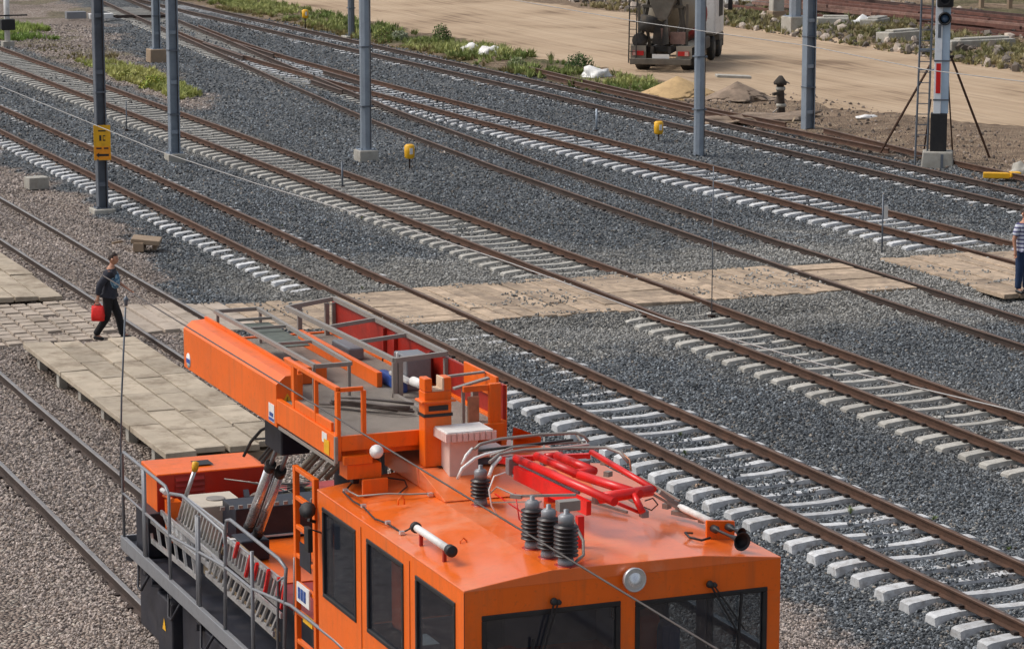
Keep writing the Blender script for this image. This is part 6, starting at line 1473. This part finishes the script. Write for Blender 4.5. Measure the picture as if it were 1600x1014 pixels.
def make_person(root_xy, z0, face, Hh, pose, mats, label):
    t = thing('person', (root_xy[0], root_xy[1], z0), label, 'person')
    f = Vector((face[0], face[1], 0)).normalized(); r = Vector((f.y, -f.x, 0)); u = Vector((0, 0, 1)); k = Hh/1.75
    def P3(a, b, c): return tuple((r*a + f*b + u*c)*k)          # local coordinates: right, forward, up
    # one continuous body: feet, legs, pelvis, chest, neck, arms
    J = {}
    body_j = []; body_e = []
    def add(nm, a, b, c, r1, r2, par=None):
        J[nm] = len(body_j); body_j.append((*P3(a, b, c), r1*k, r2*k))
        if par is not None: body_e.append((J[par], J[nm]))
    add('pelvis', 0, pose['hipf'], .93, .13, .12)
    add('waist', 0, pose['hipf']+pose['lean']*.2, 1.06, .15, .13, 'pelvis')
    add('chest', 0, pose['hipf']+pose['lean']*.7, 1.26, .165, .14, 'waist')
    add('shoulders', 0, pose['hipf']+pose['lean'], 1.42, .11, .09, 'chest')
    add('neck', 0, pose['hipf']+pose['lean']*1.2, 1.51, .052, .052, 'shoulders')
    add('headb', 0, pose['hipf']+pose['lean']*1.4+pose['headf'], 1.58, .055, .055, 'neck')
    for s, nm in ((-1, 'l'), (1, 'r')):
        sh = pose['sh_'+nm]; el = pose['el_'+nm]; wr = pose['wr_'+nm]
        add('sh'+nm, s*.165, pose['hipf']+pose['lean']+sh, 1.41, .062, .062, 'shoulders')
        add('el'+nm, el[0]*s, el[1], el[2], .046, .046, 'sh'+nm)
        add('wr'+nm, wr[0]*s, wr[1], wr[2], .030, .030, 'el'+nm)
        add('pa'+nm, wr[0]*s, wr[1]+pose['hd_'+nm][0], wr[2]+pose['hd_'+nm][1], .022, .036, 'wr'+nm)
        kn = pose['kn_'+nm]; an = pose['an_'+nm]
        add('hip'+nm, s*.09, pose['hipf'], .88, .09, .09, 'pelvis')
        add('kn'+nm, s*.095, kn[0], kn[1], .060, .060, 'hip'+nm)
        add('an'+nm, s*.09, an[0], an[1], .040, .040, 'kn'+nm)
        add('toe'+nm, s*.10, an[0]+pose['toe_'+nm][0], an[1]+pose['toe_'+nm][1], .038, .03, 'an'+nm)
    skin_body('body', body_j, body_e, 0, M_skin, t, None)
    def sub_chain(name, names, m, grow, root=None, sub=2):
        js = []; es = []; idx = {}
        for n_ in names:
            if isinstance(n_, tuple): nm, f_ = n_
            else: nm, f_ = n_, 1.0
            idx[nm] = len(js); j = body_j[J[nm]]; js.append((j[0], j[1], j[2], j[3]*f_+grow, j[4]*f_+grow))
        for a, b in body_e:
            na = [q for q in J if J[q] == a][0]; nb = [q for q in J if J[q] == b][0]
            if na in idx and nb in idx: es.append((idx[na], idx[nb]))
        return skin_body(name, js, es, 0, m, t, None, sub)
    def seg(name, pts, m, sub=2): return skin_body(name, pts, [(i, i+1) for i in range(len(pts)-1)], 0, m, t, None, sub)
    def jt(n_, g=0.0, off=(0, 0, 0)): j = body_j[J[n_]]; return (j[0]+off[0], j[1]+off[1], j[2]+off[2], j[3]+g, j[4]+g)
    def mid(a, b, t_, g=0.0): A_ = body_j[J[a]]; B_ = body_j[J[b]]; return tuple(A_[i]+(B_[i]-A_[i])*t_ for i in range(3)) + (A_[3]+(B_[3]-A_[3])*t_+g, A_[4]+(B_[4]-A_[4])*t_+g)
    # trousers
    js = [jt('waist', .008), jt('pelvis', .018)]; es = [(0, 1)]
    for nm in 'lr':
        b0 = len(js); js += [jt('hip'+nm, .022), jt('kn'+nm, .028), mid('kn'+nm, 'an'+nm, .55, .030), mid('kn'+nm, 'an'+nm, 1.05, .036)]; es += [(1, b0), (b0, b0+1), (b0+1, b0+2), (b0+2, b0+3)]
    skin_body('trousers', js, es, 1, mats['trousers'], t, None)
    for nm in 'lr':
        a = body_j[J['an'+nm]]; b = body_j[J['toe'+nm]]; d_ = Vector(b[:3])-Vector(a[:3]); h_ = Vector(a[:3]) - f*.05*k - u*.045*k
        seg('shoe', [(*h_, .056*k, .052*k), (*(Vector(a[:3])+d_*.5-u*.03*k), .058*k, .046*k), (*(Vector(b[:3])+f*.05*k - u*.008*k), .048*k, .032*k)], mats['shoes'])
    # top
    js = [jt('waist', .035), jt('chest', .028), jt('shoulders', .03), mid('shoulders', 'neck', .55, .015)]; es = [(0, 1), (1, 2), (2, 3)]
    if pose.get('hem'): js.append((*P3(0, pose['hipf'], .93), .18*k, .165*k)); js.append((*P3(0, pose['hipf'], pose['hem']), .165*k, .15*k)); es.append((0, 4)); es.append((4, 5))
    for nm in 'lr':
        b0 = len(js); js += [jt('sh'+nm, .018)]; es.append((2, b0))
        if pose['sleeve'] == 'long': js += [jt('el'+nm, .020), mid('el'+nm, 'wr'+nm, .92, .018)]; es += [(b0, b0+1), (b0+1, b0+2)]
        else: js += [mid('sh'+nm, 'el'+nm, .8, .030)]; es += [(b0, b0+1)]
    top = skin_body('shirt', js, es, 0, mats['top'], t, None)
    # head
    hc = Vector(P3(0, pose['hipf']+pose['lean']*1.4+pose['headf']+.015, 1.655))
    bm, ff, rr_ = head(hc, f, t, None)
    me = bpy.data.meshes.new('head'); bm.to_mesh(me); bm.free(); me.materials.append(M_skin)
    for q_ in me.polygons: q_.use_smooth = True
    ho = bpy.data.objects.new('head', me); col.objects.link(ho); ho.parent = t
    fe = MB()
    for s in (-1, 1):
        fe.lathe([(0, 0), (.012, .003), (0, .006)], tuple(hc + rr_*s*.030 + ff*.078 + u*.012), tuple(ff), 10, 0)
    fe.lathe([(0, 0), (.016, .002), (0, .004)], tuple(hc + ff*.093 - u*.055), tuple(ff), 10, 1)
    for s in (-1, 1): fe.lathe([(0, 0), (.026, .004), (.03, .014), (0, .018)], tuple(hc + rr_*s*.068 - u*.005 - ff*.005), tuple(rr_*s), 10, 2)
    e_ = fe.mesh('facial_features', [M_black, M_darkred, M_skin]); eo_ = bpy.data.objects.new('facial_features', e_); col.objects.link(eo_); eo_.parent = ho
    bm = bmesh.new(); bmesh.ops.create_uvsphere(bm, u_segments=26, v_segments=18, radius=1)
    for v in bm.verts:
        x, y, z = v.co; w_ = 1 + .05*mn.noise(v.co*4)
        if y > .15 and z < .42: w_ *= .80
        if z < -.25: w_ *= .80
        v.co = hc - ff*.006 + rr_*x*.082*w_ + ff*y*.102*w_ + u*(z*.128*w_+.008)
    me = bpy.data.meshes.new('hair'); bm.to_mesh(me); bm.free(); me.materials.append(M_hair)
    for q_ in me.polygons: q_.use_smooth = True
    hr = bpy.data.objects.new('hair', me); col.objects.link(hr); hr.parent = ho
    for nm, s in (('l', -1), ('r', 1)):
        pa = Vector(body_j[J['pa'+nm]][:3]); wr = Vector(body_j[J['wr'+nm]][:3]); d_ = (pa-wr).normalized()
        fingers(pa, d_, f, d_.cross(f), M_skin, t, .7 if s > 0 else .9)
    return t, P3, J, body_j, f, r, jt, mid, seg
M_vest = mat('dark_navy_vest', (.025, .027, .04), .85, var=.15, scale=10, bump=.3, bscale=25)
M_trous = mat('black_trousers', (.010, .009, .011), .85, var=.15, scale=10, bump=.2, bscale=20)
M_shoe = mat('black_shoes', (.010, .009, .010), .5, var=.15)
M_denim = mat('dark_jeans', (.012, .032, .085), .85, var=.15, scale=10, bump=.2, bscale=30)
def shirt_mat(name, stripes=False):
    m = bpy.data.materials.new(name); m.use_nodes = True; t = m.node_tree; N = t.nodes; L = t.links; b = N['Principled BSDF']; b.inputs['Roughness'].default_value = .85
    tc = N.new('ShaderNodeTexCoord')
    if stripes:
        sp_ = N.new('ShaderNodeSeparateXYZ'); L.new(tc.outputs['Object'], sp_.inputs[0])
        mm = N.new('ShaderNodeMath'); mm.operation = 'MULTIPLY'; mm.inputs[1].default_value = 11.5; L.new(sp_.outputs[2], mm.inputs[0])
        fr_ = N.new('ShaderNodeMath'); fr_.operation = 'FRACT'; L.new(mm.outputs[0], fr_.inputs[0])
        r = N.new('ShaderNodeValToRGB'); r.color_ramp.interpolation = 'CONSTANT'; L.new(fr_.outputs[0], r.inputs[0])
        e = r.color_ramp.elements; e[0].color = (.60, .62, .70, 1); e[1].position = .5; e[1].color = (.07, .07, .17, 1)
        k = e.new(.82); k.color = (.30, .30, .42, 1)
    else:
        n = N.new('ShaderNodeTexVoronoi'); n.inputs['Scale'].default_value = 26; L.new(tc.outputs['Object'], n.inputs['Vector'])
        sc_ = N.new('ShaderNodeSeparateColor'); L.new(n.outputs['Color'], sc_.inputs[0])
        r = N.new('ShaderNodeValToRGB'); L.new(sc_.outputs[0], r.inputs[0]); e = r.color_ramp.elements
        e[0].color = (.03, .10, .20, 1); e[1].color = (.32, .45, .52, 1); k = e.new(.5); k.color = (.10, .22, .33, 1)
    L.new(r.outputs[0], b.inputs['Base Color']); return m

# person one: walking to the right over the pavers, red bag in the near hand
ax, ay = (13.681, 55.086, 0.150)[:2]
vdir = Vector((math.cos(_hd), -math.sin(_hd), 0))           # to the right as the camera stands
fd1 = (vdir*1.0 + Vector((-math.sin(_hd), -math.cos(_hd), 0))*.12).normalized()
pose1 = dict(hipf=.0, lean=.055, headf=.02, sh_l=-.02, sh_r=.02, el_l=(.27, .12, 1.14), wr_l=(.24, .34, .99), hd_l=(.06, -.03), el_r=(.25, -.13, 1.14), wr_r=(.25, -.16, .90), hd_r=(-.01, -.075),
             kn_l=(.16, .50), an_l=(.24, .10), toe_l=(.13, -.03), kn_r=(-.02, .49), an_r=(-.27, .12), toe_r=(.13, -.08), sleeve='short', hem=.80)
t1, P3, J, bj, f_, r_1, jt, mid, seg = make_person((ax, ay), .15, fd1, 1.72, pose1, dict(trousers=M_trous, shoes=M_shoe, top=M_vest), 'person in dark vest and patterned blue shirt walking with a red bag')
M_pat = shirt_mat('patterned_blue_shirt')
seg('shirt_front', [(*P3(.04, .13, 1.04), .10, .09), (*P3(.06, .14, 1.2), .135, .12), (*P3(.08, .10, 1.36), .13, .09)], M_pat)
for nm in 'l': seg('shirt_sleeve', [jt('sh'+nm, .020), mid('sh'+nm, 'el'+nm, .55, .040), mid('sh'+nm, 'el'+nm, .95, .034)], M_pat)
seg('vest_sleeve', [mid('shr', 'elr', .35, .030), mid('shr', 'elr', .6, .034), jt('elr', .032), mid('elr', 'wrr', .85, .028)], M_vest)
hw = Vector(bj[J['par']][:3]) + Vector((ax, ay, .15)) - Vector((0, 0, .05))
bg_ = thing('shopping_bag', (hw.x, hw.y, hw.z-.36), 'bright red carrier bag held in the near hand of the walking person', 'bag')
def bag():
    bm = bmesh.new(); bmesh.ops.create_grid(bm, x_segments=10, y_segments=12, size=1)
    vs = []; fs = []; mb = MB(); n = 20; rows = [(0.02, .10, .045), (.035, .125, .06), (.12, .13, .065), (.22, .125, .055), (.30, .115, .035), (.33, .105, .015)]
    for (z, a, b) in rows:
        for k in range(n):
            an = 2*math.pi*k/n; w_ = 1 + .08*math.sin(an*5+z*20)
            v = fd1*(math.copysign(abs(math.cos(an))**.4, math.cos(an))*a*w_) + r_1*(math.copysign(abs(math.sin(an))**.6, math.sin(an))*b*w_)
            vs.append((hw.x+v.x, hw.y+v.y, hw.z-.36+z))
    for i in range(len(rows)-1):
        for k in range(n): fs.append((i*n+k, i*n+(k+1) % n, (i+1)*n+(k+1) % n, (i+1)*n+k))
    fs.append(tuple(range(n))); mb.add(vs, fs, 0, True)
    return mb
M_bagred = mat('bright_red_plastic', (.80, .02, .015), .4, var=.12, scale=12, bump=.5, bscale=20)
bag().build('bag_body', M_bagred, bg_)
hb = MB()
for s in (-1, 1):
    b0 = Vector((hw.x, hw.y, hw.z)); hb.tube([b0 - fd1*.07 + r_1*s*.02 - Vector((0, 0, .05)), b0 - fd1*.05 + Vector((0, 0, .005)), b0 + Vector((0, 0, .03)), b0 + fd1*.05 + Vector((0, 0, .005)), b0 + fd1*.07 + r_1*s*.02 - Vector((0, 0, .05))], .008, 6)
hb.build('handle', M_bagred, bg_)

# person two: standing at the right edge
bx2, by2 = (33.378, 52.984, 0.170)[:2]
fd2 = (vdir*.55 + Vector((-math.sin(_hd), -math.cos(_hd), 0))*.83).normalized()
pose2 = dict(hipf=.0, lean=.01, headf=.0, sh_l=0, sh_r=0, el_l=(.25, -.02, 1.13), wr_l=(.25, .03, .88), hd_l=(.01, -.075), el_r=(.25, -.02, 1.13), wr_r=(.25, .03, .88), hd_r=(.01, -.075),
             kn_l=(.02, .50), an_l=(.0, .10), toe_l=(.13, -.06), kn_r=(.0, .50), an_r=(-.03, .10), toe_r=(.13, -.06), sleeve='short', hem=.82)
t2 = make_person((bx2, by2), .17, fd2, 1.84, pose2, dict(trousers=M_denim, shoes=M_shoe, top=shirt_mat('striped_shirt', True)), 'person in striped short-sleeved shirt and dark jeans standing at the right edge')
